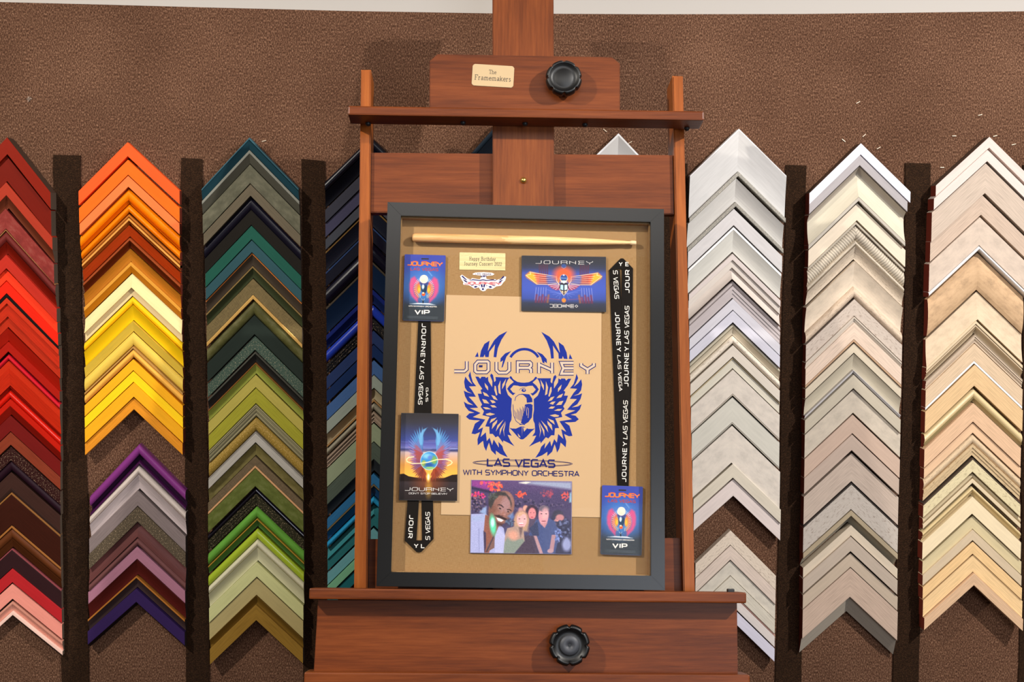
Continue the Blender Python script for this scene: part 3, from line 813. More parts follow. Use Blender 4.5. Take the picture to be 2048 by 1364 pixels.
def flat(name, layers, y, parent, step=.00008, label=None):
    'layers = [(material, [polygon (x, z)])], each layer a little in front of the one before'
    V, F, mi, mats = [], [], [], []
    for k, (m, polys) in enumerate(layers):
        if m not in mats: mats.append(m)
        for n_, p in enumerate(polys):
            b = len(V); V += [(a, y - k * step - (n_ % 5) * 7e-6, c) for a, c in p]
            ar = sum(p[i - 1][0] * p[i][1] - p[i][0] * p[i - 1][1] for i in range(len(p)))
            idx = list(range(b, b + len(p))); F.append(idx if ar > 0 else idx[::-1]); mi.append(mats.index(m))
    return mesh(name, V, F, mats, parent, mi, label=label)
def printed(name, art, sh, y, parent):
    V, F = [], []; nx, ny = art.nx, art.ny
    for j in range(ny):
        for i in range(nx):
            a, b = sh.uv(.004 + .992 * i / (nx - 1), .004 + .992 * j / (ny - 1)); V.append((a, y, b))
    for j in range(ny - 1):
        for i in range(nx - 1):
            b = j * nx + i; F.append((b, b + nx, b + nx + 1, b + 1))
    o = mesh(name, V, F, M_PRINT, parent)
    ca = o.data.color_attributes.new('print', 'FLOAT_COLOR', 'POINT')
    c = np.clip(art.c.reshape(-1, 3), 0, 1); c = np.where(c <= .04045, c / 12.92, ((c + .055) / 1.055) ** 2.4)
    ca.data.foreach_set('color', np.concatenate([c, np.ones((len(c), 1))], 1).astype(np.float32).ravel())
    return o

# engraved name plate on the easel (its letters are part of the plate)
x0, z0 = EL(986, 152, -.018); w2, h2, n2 = .0385, .0208, .004
bm = bmesh.new()
bm_prism(bm, [(-w2 + n2, -h2), (w2 - n2, -h2), (w2 - n2 * .4, -h2 + n2 * .4), (w2, -h2 + n2), (w2, h2 - n2), (w2 - n2 * .4, h2 - n2 * .4), (w2 - n2, h2), (-w2 + n2, h2), (-w2 + n2 * .4, h2 - n2 * .4), (-w2, h2 - n2), (-w2, -h2 + n2), (-w2 + n2 * .4, -h2 + n2 * .4)], -.0014, 0, 0, .0003)
for txt, a, b, c, d_ in (('The', -.008, .0062, .0030, .0112), ('Framemakers', -.0338, .0338, -.0098, .0006)):
    for qd in fit_text(txt, SERIF, .1, a, b, c, d_, .1):
        f_ = bm.faces.new([bm.verts.new((p, -.00155, r)) for p, r in qd]); f_.material_index = 1
np_ = from_bm('name_plate', bm, [M_PLATE, M_INKB], plate, 'pale brass plate with notched corners and engraved lettering')
np_.location = (x0, .018, z0); np_.rotation_euler = (0, R_(3.0), 0)

# ------------------------------------------------------------------ the shadow box
FX0, FX1, FZ0, FZ1 = -.2468, .2533, -.3367, .3447
FW, DEEP, BACK = .0246, .0440, .0260
BXC = (FX0 + FX1) / 2
sbox = empty('shadow_box_frame', EZ_O + FR_R @ Vector((BXC, 0, FZ0)), FR_R)
tag(sbox, 'large black shadow box frame with tan linen inside, standing on the easel tray', 'picture frame')
def seat(o): o.location = (-BXC, 0, -FZ0); return o
M_FR = plain('black_frame_lacquer', '141312', .24); M_FR.node_tree.nodes['Principled BSDF'].inputs['Specular IOR Level'].default_value = .32
M_LIN, nt, bs = nodes('tan_linen'); bs.inputs['Roughness'].default_value = .9; bs.inputs['Specular IOR Level'].default_value = .15
f1 = noise(nt, coord(nt, 'Object', (1400, 1, 130)), 1, 2); f2 = noise(nt, coord(nt, 'Object', (130, 1, 1400)), 1, 2)
ad = nt.nodes.new('ShaderNodeMath'); ad.operation = 'ADD'; nt.links.new(f1, ad.inputs[0]); nt.links.new(f2, ad.inputs[1])
hf = nt.nodes.new('ShaderNodeMath'); hf.operation = 'MULTIPLY'; hf.inputs[1].default_value = .5; nt.links.new(ad.outputs[0], hf.inputs[0])
nt.links.new(ramp(nt, hf.outputs[0], [(.38, rgb('8e6c46')), (.62, rgb('9e7e55'))]), bs.inputs['Base Color'])
IX0, IX1, IZ0, IZ1 = FX0 + FW, FX1 - FW, FZ0 + FW, FZ1 - FW
for P in ([(FX0, FZ1), (FX1, FZ1), (IX1, IZ1), (IX0, IZ1)], [(FX0, FZ0), (IX0, IZ0), (IX1, IZ0), (FX1, FZ0)],
          [(FX0, FZ0), (FX0, FZ1), (IX0, IZ1), (IX0, IZ0)], [(FX1, FZ0), (IX1, IZ0), (IX1, IZ1), (FX1, FZ1)]):
    bm = bmesh.new(); bm_prism(bm, P, 0, DEEP, 0, .0008); seat(from_bm('frame_rail', bm, M_FR, sbox))
t = .0018
bm = bmesh.new()
for a in ((IX0, IX0 + t, IZ0, IZ1), (IX1 - t, IX1, IZ0, IZ1), (IX0, IX1, IZ0, IZ0 + t), (IX0, IX1, IZ1 - t, IZ1)):
    bm_box(bm, a[0], a[1], .0105, BACK, a[2], a[3])
seat(from_bm('liner', bm, M_LIN, sbox))
seat(box('backing', IX0, IX1, BACK, DEEP - .001, IZ0, IZ1, M_LIN, sbox))
M_GL, nt, bs = nodes('clear_glass')
tr = nt.nodes.new('ShaderNodeBsdfTransparent'); gl = nt.nodes.new('ShaderNodeBsdfGlossy'); gl.inputs['Roughness'].default_value = .02
fr = nt.nodes.new('ShaderNodeFresnel'); fr.inputs[0].default_value = 1.07; mx = nt.nodes.new('ShaderNodeMixShader')
nt.links.new(fr.outputs[0], mx.inputs[0]); nt.links.new(tr.outputs[0], mx.inputs[1]); nt.links.new(gl.outputs[0], mx.inputs[2])
nt.links.new(mx.outputs[0], nt.nodes['Material Output'].inputs['Surface'])
seat(box('glass_pane', IX0, IX1, .0052, .0072, IZ0, IZ1, M_GL, sbox))

def sheet_thing(name, quad, d, th, m, label, cat, group=None, corner=0.0):
    'a card or paper as a thin solid; its picture and lettering are children'
    sh = Sheet(quad, d); bm = bmesh.new(); w, h, c = sh.w / 2, sh.h / 2, corner
    P = [(-w, -h), (w, -h), (w, h), (-w, h)] if not c else [(sx * (w - c) + c * math.cos(a), sz * (h - c) + c * math.sin(a))
        for sx, sz, a0 in ((1, -1, -90), (1, 1, 0), (-1, 1, 90), (-1, -1, 180)) for a in [R_(a0 + 15 * k) for k in range(7)]]
    bm_prism(bm, P, 0, th); o = from_bm(name, bm, m); o.matrix_world = sh.M
    tag(o, label, cat, group); return o, sh
def text_px(sh, txt, font, w, p0, p1, h, gap=.22, slant=0.0):
    'a line of lettering whose foot runs from p0 to p1, letters h tall (all measured on the sheet)'
    q, L = text_polys(txt, font, w, gap, slant); dx, dy = p1[0] - p0[0], p1[1] - p0[1]; n = math.hypot(dx, dy)
    ux, uy = dx / n, dy / n; out = []
    for f_ in q: out.append([sh.px(p0[0] + ux * a / L * n + uy * b * h, p0[1] + uy * a / L * n - ux * b * h) for a, b in f_])
    return out

# cream paper with the blue print
M_PAPER = plain('cream_paper', 'c1a17b', .8); M_BLUE = plain('print_blue', '1b2c84', .7); M_LILAC = plain('print_lilac', 'c4b09c', .75)
M_NAVY = plain('print_navy', '1e2060', .7)
paper, sh = sheet_thing('printed_paper', [(892, 590), (1204, 597), (1200, 1035), (882, 1029)], -.0248, .001, M_PAPER,
    'large cream paper with a blue winged beetle print, in the middle of the frame', 'print')
def zc(P, s, x0, y0): return [(x0 + a / s, y0 + b / s) for a, b in P]
ZA = lambda P: zc(P, 8.023, 920, 750)
ZB = lambda P: zc(P, 8.192, 920, 650)
ZC = lambda P: zc(P, 8.022, 1040, 750)
outer = [(85,25),(66,110),(80,205),(120,262),(195,298),(110,275),(60,250),(80,340),(130,430),(215,485),(120,465),(60,425),(85,510),(140,575),(230,605),(150,615),(95,670),(150,715),(230,725),(320,728),(240,780),(185,940),(240,950),(320,917),(280,1030),(285,1130),(340,1080),(370,1057),(385,1150),(420,1220),(440,1150),(465,1087),(500,1210),(575,1285),(575,1213),(650,1270),(765,1320),(700,1210),(680,1140),(615,1070),(625,1165),(540,1035),(515,1125),(475,1005),(430,1060),(415,920),(330,995),(370,840),(287,880),(405,715),(205,675),(330,610),(157,532),(290,525),(215,430),(140,347),(255,350),(200,255),(145,183),(260,180),(205,110),(180,20),(165,-60),(135,10),(165,90),(200,152),(135,95)]
body = [(245,25),(300,140),(358,222),(330,240),(350,300),(285,300),(315,400),(355,475),(330,510),(385,580),(360,645),(475,672),(440,740),(405,825),(470,830),(475,945),(525,945),(570,1000),(610,980),(690,1085),(695,1050),(780,1090),(875,1145),(810,1060),(765,960),(830,975),(790,910),(790,850),(800,770),(825,720),(830,640),(820,550),(832,380),(770,320),(740,240),(735,150),(765,80),(795,42),(570,32),(575,90),(550,115),(530,0),(500,-25),(482,10),(520,100),(515,195),(455,95),(450,28),(415,48),(405,28),(345,28),(325,60),(295,27)]
tail = [(790,845),(830,858),(900,860),(960,832),(994,822),(994,1034),(970,1030),(920,985),(850,905)]
mask = [(800,22),(822,20),(855,70),(920,110),(985,122),(1013,123),(1013,182),(960,182),(930,172),(860,165),(805,225),(850,282),(890,290),(850,326),(790,275),(757,220),(800,160),(862,112),(795,48)]
horn = [(775,100),(640,170),(560,250),(490,370),(455,430),(485,255),(400,310),(345,420),(325,525),(385,525),(405,480),(415,525),(470,525),(480,440),(575,315),(560,430),(550,525),(595,530),(620,380),(680,240)]
lick = [(840,425),(740,465),(665,545),(660,610),(705,580),(680,700),(700,690),(760,520)]
nib = [(245,522),(290,440),(305,522)]
leaves = [[(395,125),(450,190),(450,250),(405,190)],[(365,270),(430,300),(470,350),(390,330)],[(500,320),(560,340),(605,405),(540,385)],[(355,385),(420,400),(470,460),(385,450)],[(480,400),(540,410),(575,440),(520,455)],[(485,485),(550,485),(590,520),(520,520)],[(365,515),(440,520),(500,550),(410,550)],[(410,625),(480,605),(565,628),(490,652),(430,645)],[(475,775),(500,710),(590,680),(550,725)],[(510,870),(525,780),(600,715),(590,770)],[(575,905),(600,810),(700,715),(640,810)],[(635,970),(640,870),(735,735),(670,870)],[(690,880),(715,800),(735,760),(705,900),(715,990)],[(555,170),(575,180),(600,320),(580,330),(550,240)],[(610,180),(650,85),(645,200),(655,310),(620,290)],[(675,230),(680,150),(740,60),(715,160)]]
AXT, AXB = (1048.6, 662), (1043.0, 914)                     # the print's own middle line
def mirror(P):
    ax, ay = AXB[0] - AXT[0], AXB[1] - AXT[1]; n = math.hypot(ax, ay); ax, ay = ax / n, ay / n; out = []
    for x, y in P:
        dx, dy = x - AXT[0], y - AXT[1]; t_ = dx * ax + dy * ay; out.append((2 * (AXT[0] + ax * t_) - x, 2 * (AXT[1] + ay * t_) - y))
    return out
def both(P): return [P, mirror(P)]
def arc(cx, cy, r0, r1, a0, a1, n=16):
    o = [(cx + r0 * math.cos(R_(a0 + (a1 - a0) * i / n)), cy - r0 * math.sin(R_(a0 + (a1 - a0) * i / n))) for i in range(n + 1)]
    return o + [(cx + r1 * math.cos(R_(a1 - (a1 - a0) * i / n)), cy - r1 * math.sin(R_(a1 - (a1 - a0) * i / n))) for i in range(n + 1)]
blue = both(ZA(outer)) + both(ZA(body)) + both(ZA(tail)) + both(ZA(mask)) + both(ZB(horn)) + both(ZB(lick)) + both(ZB(nib)) + [arc(1048.8, 730, 34.3, 29.2, 29, 151)]
cream = [P for l in leaves for P in both(ZA(l))]
def rib(P, w): return ribbon(P, w)
shell = ZA([(880,415),(895,352),(950,312),(1010,310)])
dark = rib(shell, 1.1) + rib(mirror(shell), 1.1)
low = ZA([(850,470),(860,650),(900,740),(960,785),(1043,797)]); dark += rib(low, 1.0) + rib(mirror(low), 1.3)
side = ZA([(828,400),(835,560),(838,650)]); 
for i in range(12):
    x = 872 + i * 15; a = 560 - 6 * i + (i % 3) * 25; b = 690 + i * 8
    dark += rib(ZA([(x, a), (x + 6, (a + b) / 2), (x + 14, b)]), .45 + .03 * i)
dark += [ZC([(20,300),(150,310),(195,380),(200,435),(110,445),(105,372),(70,335)]), ZC([(80,475),(130,462),(185,465),(202,540),(190,680),(130,760),(50,785),(15,770),(60,600)])]
dark += rib(ZA([(950,245),(975,215),(1010,205),(1050,208)]), .7)
eye = ZC([(60 + 36 * math.cos(i * .393), 245 + 26 * math.sin(i * .393)) for i in range(16)]); eye2 = ZC([(66 + 15 * math.cos(i * .393), 240 + 10 * math.sin(i * .393)) for i in range(16)])
light2 = [eye2] + rib(ZC([(115, 515), (105, 580), (110, 650)]), .8) + rib(ZC([(135, 530), (138, 600), (130, 690)]), .8) + rib(ZC([(85, 500), (75, 580)]), .6) + [ZA([(925,935),(965,985),(970,1005),(940,990)]), ZC([(50, 840), (120, 845), (65, 910)])]
S_ = lambda Ps: [[sh.px(*p) for p in P] for P in Ps]
flat('printed_emblem', [(M_BLUE, S_(blue)), (M_PAPER, S_(cream)), (M_BLUE, S_(dark + [eye])), (M_PAPER, S_(light2))], -.00006, paper, label='dark blue winged beetle emblem')
LB = [('J', 904.5, 938.5), ('O', 946.5, 981), ('U', 989, 1022.5), ('R', 1031.5, 1066), ('N', 1074, 1108), ('E', 1117, 1151), ('Y', 1158.5, 1191.5)]
lay = ([], [], [])
for ch, xa, xb in LB:
    dy = (xa - 905) * 4.5 / 287
    for k_, (w_, e) in enumerate(((.29, 0), (.165, 0))):
        m = .13
        for s_ in LOGO[ch][1]:
            cl = len(s_) > 3 and s_[0] == s_[-1]
            P = [(xa + (.115 + .77 * a) * (xb - xa), 747.8 + dy - (m + (1 - 2 * m) * b) * 29) for a, b in (s_[:-1] if cl else s_)]
            lay[k_ + 1].extend(ribbon(P, w_ * 27, cl))
    lay[0].append([(xa - 2.2, 750.5 + dy), (xb + 2.2, 750.5 + dy), (xb + 2.2, 716.5 + dy), (xa - 2.2, 716.5 + dy)])
lay[2]
dot = [[(958, 730.5), (965, 730.5), (965, 734.5), (958, 734.5)]]
halo = []
for ch, xa, xb in LB:
    dy = (xa - 905) * 4.5 / 287
    for s_ in LOGO[ch][1]:
        cl = len(s_) > 3 and s_[0] == s_[-1]
        P = [(xa + (.115 + .77 * a) * (xb - xa), 747.8 + dy - (.13 + .74 * b) * 29) for a, b in (s_[:-1] if cl else s_)]
        halo.extend(ribbon(P, .46 * 27, cl))
t1 = text_px(sh, 'LAS VEGAS', TECH, .2, (975, 931.5), (1109, 934.5), 14)
t2 = text_px(sh, 'WITH SYMPHONY ORCHESTRA', TECH, .17, (926.5, 949.0), (1158, 952.5), 9.6, .26)
ring = lambda rx, ry, w_: ribbon([(1045 + rx * math.cos(i * .157) + .4, 926.3 + ry * math.sin(i * .157) + .013 * rx * math.cos(i * .157)) for i in range(40)], w_, True)
flat('lettering', [(M_PAPER, S_(halo)), (M_NAVY, S_(lay[1])), (M_LILAC, S_(lay[2])), (M_NAVY, S_(dot) + t1 + t2 + S_(ring(99.5, 6.6, .7) + ring(96.5, 4.6, .5)))], -.00035, paper, .00006)

# straps
M_STRAP = plain('black_ribbon', '16120f', .75); M_WHITE = plain('print_white', 'e6dfd6', .6)
def lanyard(quads, d, texts, anchor, label):
    sh = Sheet(anchor, d); bm = bmesh.new()
    for k_, q in enumerate(quads): bm_prism(bm, [sh.px(*p) for p in q], -.0004 * k_, .0006 - .0004 * k_)
    root = empty('lanyard', sh.M.translation, sh.R); tag(root, label, 'lanyard', 'lanyards in the shadow box')
    from_bm('strap', bm, M_STRAP, root)
    P = []
    for t_ in texts: P += text_px(sh, *t_)
    flat('lettering', [(M_WHITE, P)], -.0004 * (len(quads) - 1) - .0001, root); return root
lanyard([[(842, 600), (861, 600), (863, 826), (866, 1001), (867, 1078), (844, 1081), (843, 1001), (843, 826)],
         [(838.5, 600), (858, 600), (849, 826), (838, 1001), (833, 1081), (809.5, 1081), (815, 1001), (828, 826)],
         [(809.5, 1081), (833, 1080.5), (844, 1080.5), (867, 1078), (842.5, 1104), (833, 1104)]], -.0240,
        [('JOURNEY', TECH, .19, (844.5, 647), (841.5, 726), 7.5, .5), ('LAS VEGAS', TECH, .15, (840.5, 733), (836.5, 808), 7.5, .2, .15),
         ('JOUR', TECH, .19, (819.5, 1030), (816.5, 1075), 7.6, .5), ('S VEGAS', TECH, .15, (859.5, 1080), (859.5, 1025), 8, .2, .15),
         ('Y L', TECH, .2, (828.5, 1095.5), (849, 1095.5), 7.2, .2), ('GAS', TECH, .15, (852.2, 776), (851.5, 803), 4.2, .3)],
        [(809, 600), (867, 600), (867, 1104), (809, 1104)], 'black lettered lanyard on the left, running behind the globe postcard')
lanyard([[(1218, 540), (1240, 540), (1248.5, 740), (1256, 985), (1235, 985), (1226.5, 740)],
         [(1243.5, 538), (1266, 537), (1264, 740), (1257, 985), (1234.5, 985), (1241.5, 740)],
         [(1217.5, 541), (1241, 517), (1246.5, 517), (1266, 537), (1243, 538.5), (1238, 538.5)]], -.0240,
        [('JOURNEY', TECH, .19, (1251.5, 964), (1253.5, 884), 7.6, .5), ('LAS VEGAS', TECH, .15, (1254, 878), (1255, 802), 8, .2, .15),
         ('JOURNEY', TECH, .19, (1256, 773), (1257, 694), 7.6, .5), ('LAS VEGAS', TECH, .15, (1257, 687), (1258, 613), 8, .2, .15),
         ('JOUR', TECH, .19, (1258, 586), (1258.5, 541), 7.6, .5), ('S VEGAS', TECH, .15, (1226.5, 541), (1229.5, 597), 8, .2, .15),
         ('JOURNEY', TECH, .19, (1230.5, 625), (1234, 703), 7.6, .5), ('LAS VEGA', TECH, .15, (1234.8, 711), (1238, 782), 6, .2, .15),
         ('Y E', TECH, .2, (1238, 532), (1257, 532), 7, .3)],
        [(1217, 517), (1266, 517), (1266, 985), (1217, 985)], 'black lettered lanyard on the right, hanging above the lower pass card')

# the two pass cards
M_CARD = plain('card_blue', '2e3c78', .3); M_ORANGE = plain('print_orange', 'e0552e', .5); M_RED = plain('print_red', 'b04438', .5); M_SLOT = plain('slot_dark', '1c140e', .7); M_GREY = plain('print_grey', '6a6e72', .6)
M_GOLD = plain('print_gold', 'e0a050', .5)
def pass_art():
    A = Art(71, 115, 1.9)
    A.vgrad([(0, '36409a'), (.2, '33459a'), (.5, '2c4a88'), (.68, '2c3c62'), (.78, '2c3238'), (1, '2c3237')])
    A.ell(35, 54, 30, 30, '3f7cc0', .85, .9)
    for s in (-1, 1):
        c = 35 + s * 1
        A.poly([(c + s * a, b) for a, b in ((9, 47), (16, 38), (22, 42), (24.5, 52), (24, 64), (20, 73), (14, 79), (9, 84), (9, 77), (15, 70), (17, 60), (15, 52))], 'd44a78', .92, 4)
        A.poly([(c + s * a, b) for a, b in ((5, 50), (9, 46), (14, 52), (16.5, 61), (14, 70), (9, 77), (7, 74), (11, 66), (11, 56))], 'd85048', .85, 3)
        A.ell(c + s * 7.8, 60, 3.4, 8, 'ff8a24', .95, .5)
        A.ell(c + s * 7.2, 61, 1.8, 4, 'ffc040', .8, .8)
        for i in range(15):
            a = R_(-80 + i * 11.5); A.line([(c + s * (3 + 9 * math.cos(a)), 58 + 12.5 * math.sin(a)), (c + s * (3 + 13.4 * math.cos(a)), 58 + 17.5 * math.sin(a))], .75, 'e4d8a0' if i > 4 else 'd4e2ee', .85)
            A.line([(c + s * (3 + 15 * math.cos(a)), 58 + 19 * math.sin(a)), (c + s * (3 + 19 * math.cos(a)), 58 + 23 * math.sin(a))], .6, '8a4a9a', .5)
    A.ell(35, 57, 5.6, 10, '1e3a58', 1, .2); A.ell(35, 50, 7.5, 3.2, '36407c', 1, .3); A.ell(33.4, 56, 2.2, 4.2, 'd8ecf4', .9, .6); A.ell(37, 62, 2.6, 5, '123050', .9, .5)
    A.ell(34.5, 69, 3, 3, 'f2501c', 1, .4); A.ell(34, 66.8, 1.6, 1.4, 'ffe0b0', 1, .5)
    A.ell(34.5, 42.5, 7.2, 7.4, 'efdcc6', 1, .12); A.ell(33.5, 45, 4, 3, 'e2c6ae', .6, .8)
    A.line([(42, 29), (48, 36)], 1.2, '8fb6dc', .7, 2)
    A.poly([(11, 86.5), (25, 84.5), (45, 84.5), (56, 87.2), (34, 86.6)], 'dfe6ec', .95, 1.2)
    A.line([(34, 79), (34.2, 84)], 1.9, '151515'); A.line([(31.5, 77), (34, 80), (36.5, 77)], .7, 'e8f0f4', .7)
    for y in (108, 110.3): A.line([(8, y), (60, y + .6)], .8, '6a7076', .6, .9)
    return A
def pass_card(quad, d, label):
    o, sh = sheet_thing('pass_card', quad, d, .0022, M_CARD, label, 'pass card', 'concert pass cards', .0022)
    printed('printed_face', pass_art(), sh, -.0001, o)
    def ft(txt, font, w_, u0, u1, v0, v1, gap=.2): 
        a, b = sh.uv(u0, v1); c, e = sh.uv(u1, v0); return fit_text(txt, font, w_, a, c, b, e, gap)
    flat('lettering', [(M_ORANGE, ft('JOURNEY', LOGO, .3, .06, .93, .10, .175, .16)), (M_GOLD, ft('JOURNEY', LOGO, .1, .075, .915, .112, .163, .22)),
         (M_RED, ft('LAS VEGAS', TECH, .2, .15, .83, .20, .245, .26)), (M_WHITE, ft('WITH SYMPHONY ORCHESTRA', TECH, .2, .13, .82, .773, .793, .2)),
         (M_WHITE, ft('VIP', TECH, .25, .28, .65, .835, .905, .36))], -.0002, o)
    a, b = sh.uv(.41, .053); c, e = sh.uv(.59, .072)
    bm = bmesh.new(); bm_box(bm, a, c, -.0004, .0002, e, b, .0002); from_bm('slot', bm, M_SLOT, o)
    return o
pass_card([(809, 508.5), (891.5, 510.5), (888, 643), (805.5, 640.5)], -.0212, 'blue concert pass card at upper left of the display, below the drumstick')
pass_card([(1204, 970.5), (1286, 973), (1283, 1111.5), (1201, 1108)], -.0212, 'blue concert pass card at lower right of the display, beside the photo')

# postcard with wide wings
M_PCE = plain('postcard_edge', '2b2b30', .4); M_SILV = plain('print_silver', 'c9c4c0', .5)
card, sh = sheet_thing('postcard', [(1043.5, 511), (1212.5, 513.5), (1212, 624), (1042.5, 621.5)], -.0216, .0016, M_PCE,
    'wide blue postcard with outspread orange wings, upper right of the display', 'postcard', 'postcards in the shadow box')
A = Art(170.5, 114.5, 1.7)
A.vgrad([(0, '2a2a30'), (.13, '2c2e38'), (.22, '30344e'), (.32, '38489a'), (.62, '3a4ea6'), (.78, '34468e'), (.86, '303448'), (1, '2b2b2f')])
A.ell(85, 60, 75, 26, '4a62b8', .35, 1.2)
for s in (-1, 1):
    X = lambda a: 85.2 + s * a
    for i in range(5):
        A.line([(X(34 + 4 * i), 18 + i % 2 * 2), (X(33 + 4 * i), 40)], 2.4, '5a2a3a', .75, 2)
        A.line([(X(36 + 5 * i), 66), (X(37 + 5.5 * i), 92)], 1.0, 'b8b4dc', .6, 1)
        A.line([(X(31 + 6 * i), 82 + i % 2 * 4), (X(33 + 6 * i), 96)], 4.2, '7a2c3e' if i else 'a05a34', .7, 3)
    A.line([(X(8), 91), (X(36), 88)], 1, 'b04a5a', .6, 1)
    A.poly([(X(a), b) for a, b in ((15, 42), (69, 34), (77, 41), (75, 45), (55, 58.5), (34, 59), (14, 56))], '3a4a9c', 1)
    A.poly([(X(a), b) for a, b in ((36, 40), (69, 34), (77, 41), (75, 45), (55, 58.5), (34, 58.5))], 'c84a2c', 1, 6)
    A.poly([(X(a), b) for a, b in ((60, 36.5), (69, 34), (77, 41), (75, 45), (55, 58.5), (57, 47))], 'f0a830', .95, 6)
    for i in range(4): A.line([(X(15), 45 + 3.4 * i), (X(62 - i * 2), 41 + 4.6 * i)], .9, 'f4ded0', .75); 
    for i in range(4): A.line([(X(15), 46.8 + 3.2 * i), (X(50), 44 + 4.3 * i)], 1.1, '34204e', .7, 1)
    A.line([(X(16), 42.5), (X(69), 34), (X(67), 38.5), (X(77), 41), (X(55), 58.8), (X(32), 59), (X(14), 57)], 1.1, 'f6d8a8', .9)
    A.poly([(X(a), b) for a, b in ((7, 58), (33, 60), (24, 68), (15, 71.5), (8, 70))], '9a3a5a', .95, 3)
    for i in range(4): A.line([(X(8 + i), 59 + 2 * i), (X(32 - 5 * i), 60.5 + 3.2 * i)], .9, 'd8eaf0', .8)
    A.line([(X(15), 42), (X(14.5), 52), (X(9), 60)], 1.6, 'f2d8b0', .9); A.line([(X(11.5), 46), (X(10.5), 54)], 2.6, 'e0a040', .9)
    for i in range(5): A.line([(X(6), 78), (X(10 + 6 * i), 90 - 5 * i)], .8, '8a9ae0', .45, 1.2)
A.ell(85.2, 38, 19, 15, 'f05a2c', .95, .9)
A.ell(85.2, 46, 8.2, 8, 'f0c898', 1, .2); A.ell(85.2, 45, 7.2, 7, '2c4684', 1, .15); A.line([(79, 45.5), (91, 46)], 1.6, '7aa8d8', .8, 1.2); A.ell(85, 39.5, 2, 1.5, 'e8f4ff', .8, .8)
A.ell(85.2, 53.5, 6, 3, 'cfe0d0', 1, .4)
A.poly([(77, 57), (82, 55), (85.2, 58), (88.5, 55), (93.5, 57), (94.5, 68), (91, 75), (85.2, 82), (79.5, 75), (76, 68)], '2a2430', 1)
A.poly([(78.5, 59.5), (84, 60), (84, 71), (78, 69)], 'a8d4ec', 1); A.poly([(86.5, 60), (92, 59.5), (92.5, 69), (86.5, 71)], 'bfe2f4', 1)
A.poly([(79.5, 72), (84, 73), (84, 79)], 'f0c8a0', 1); A.poly([(91, 72), (86.5, 73), (86.5, 79)], 'f0c8a0', 1)
A.line([(76, 68), (79.5, 75), (85.2, 82), (91, 75), (94.5, 68)], 1, 'f6e4d0', .9)
A.ell(85.2, 20, 5, 4, '2e4a86', .95, .4); A.line([(80, 22), (85, 26), (90, 22)], .8, '8aa0d0', .7)
A.line([(85.2, 82), (85.2, 92)], 1.2, '5a86c8', .9); A.ell(85.2, 92, 4.2, 4.4, 'f08030', 1, .5)
printed('printed_face', A, sh, -.0001, card)
def ft(sh, txt, font, w_, u0, u1, v0, v1, gap=.2):
    a, b = sh.uv(u0, v1); c, e = sh.uv(u1, v0); return fit_text(txt, font, w_, a, c, b, e, gap)
GLY = {'a': (1, [[(0, 1), (.9, 1), (1, .9), (1, .1), (.9, 0), (.1, 0)]]), 'b': (1, [[(0, 0), (0, 1), (1, 1), (1, 0), (0, 0)], [(0, .5), (1, .5)]]),
       'c': (1, [[(.1, 0), (0, .1), (0, .9), (.1, 1), (.9, 1), (1, .9), (1, .1), (.9, 0), (.1, 0)]]), 'd': (1, [[(0, 0), (0, 1)], [(1, 0), (1, 1)], [(0, .7), (1, .7)], [(0, .35), (1, .35)], [(.5, 0), (.5, 1)]]),
       'e': (1, [[(0, 0), (0, 1), (.9, .2), (.9, .9), (.3, .5)]]), 'f': (1, [[(1, 1), (0, 1), (0, 0), (1, 0)], [(0, .66), (1, .66)], [(0, .33), (1, .33)]]), 'g': (1, [[(.5, .1), (.05, .5), (.5, .9), (.95, .5), (.5, .1)]])}
flat('lettering', [(M_SILV, ft(sh, 'JOURNEY', LOGO, .11, .16, .845, .083, .148, .42) + ft(sh, 'abcdefg', GLY, .14, .33, .67, .872, .935, .28))], -.0002, card)

# postcard with the winged globe
card, sh = sheet_thing('postcard', [(803, 826), (918, 827.5), (913.5, 1002), (797.5, 1000)], -.0206, .0016, M_PCE,
    'tall postcard with a winged globe over an orange sunset, on the left lanyard', 'postcard', 'postcards in the shadow box')
A = Art(119, 173, 1.7)
A.vgrad([(0, '2e2a2a'), (.1, '34323a'), (.2, '363c62'), (.3, '3c4888'), (.36, '5a5aa0'), (.40, '6a74b4'), (.425, '34345e'), (.45, 'c2a8a8'), (.52, 'd2a07a'), (.6, 'e09a4a'), (.7, 'f0ae46'), (.735, 'f2b850'), (.75, '2e1e18'), (.8, '342a2c'), (1, '221a18')])
rn = random.Random(3)
for i in range(26):
    y = rn.uniform(52, 76); x = rn.uniform(0, 119); A.line([(x - 16, y), (x + 16, y + rn.uniform(-1, 1))], rn.uniform(.6, 1.8), rn.choice(['8a92cc', '2c2c54', '9a80a8', 'b6b4d8']), .35, 1.6)
A.poly([(0, 122), (8, 121), (18, 126), (30, 128), (45, 131), (60, 132), (85, 131), (98, 126), (108, 122), (119, 121), (119, 136), (0, 136)], '201410', 1, 1)
A.ell(60, 140, 26, 14, '9a4a24', .6, 1.4); A.ell(60, 150, 6, 16, 'c89a34', .6, 1.2)
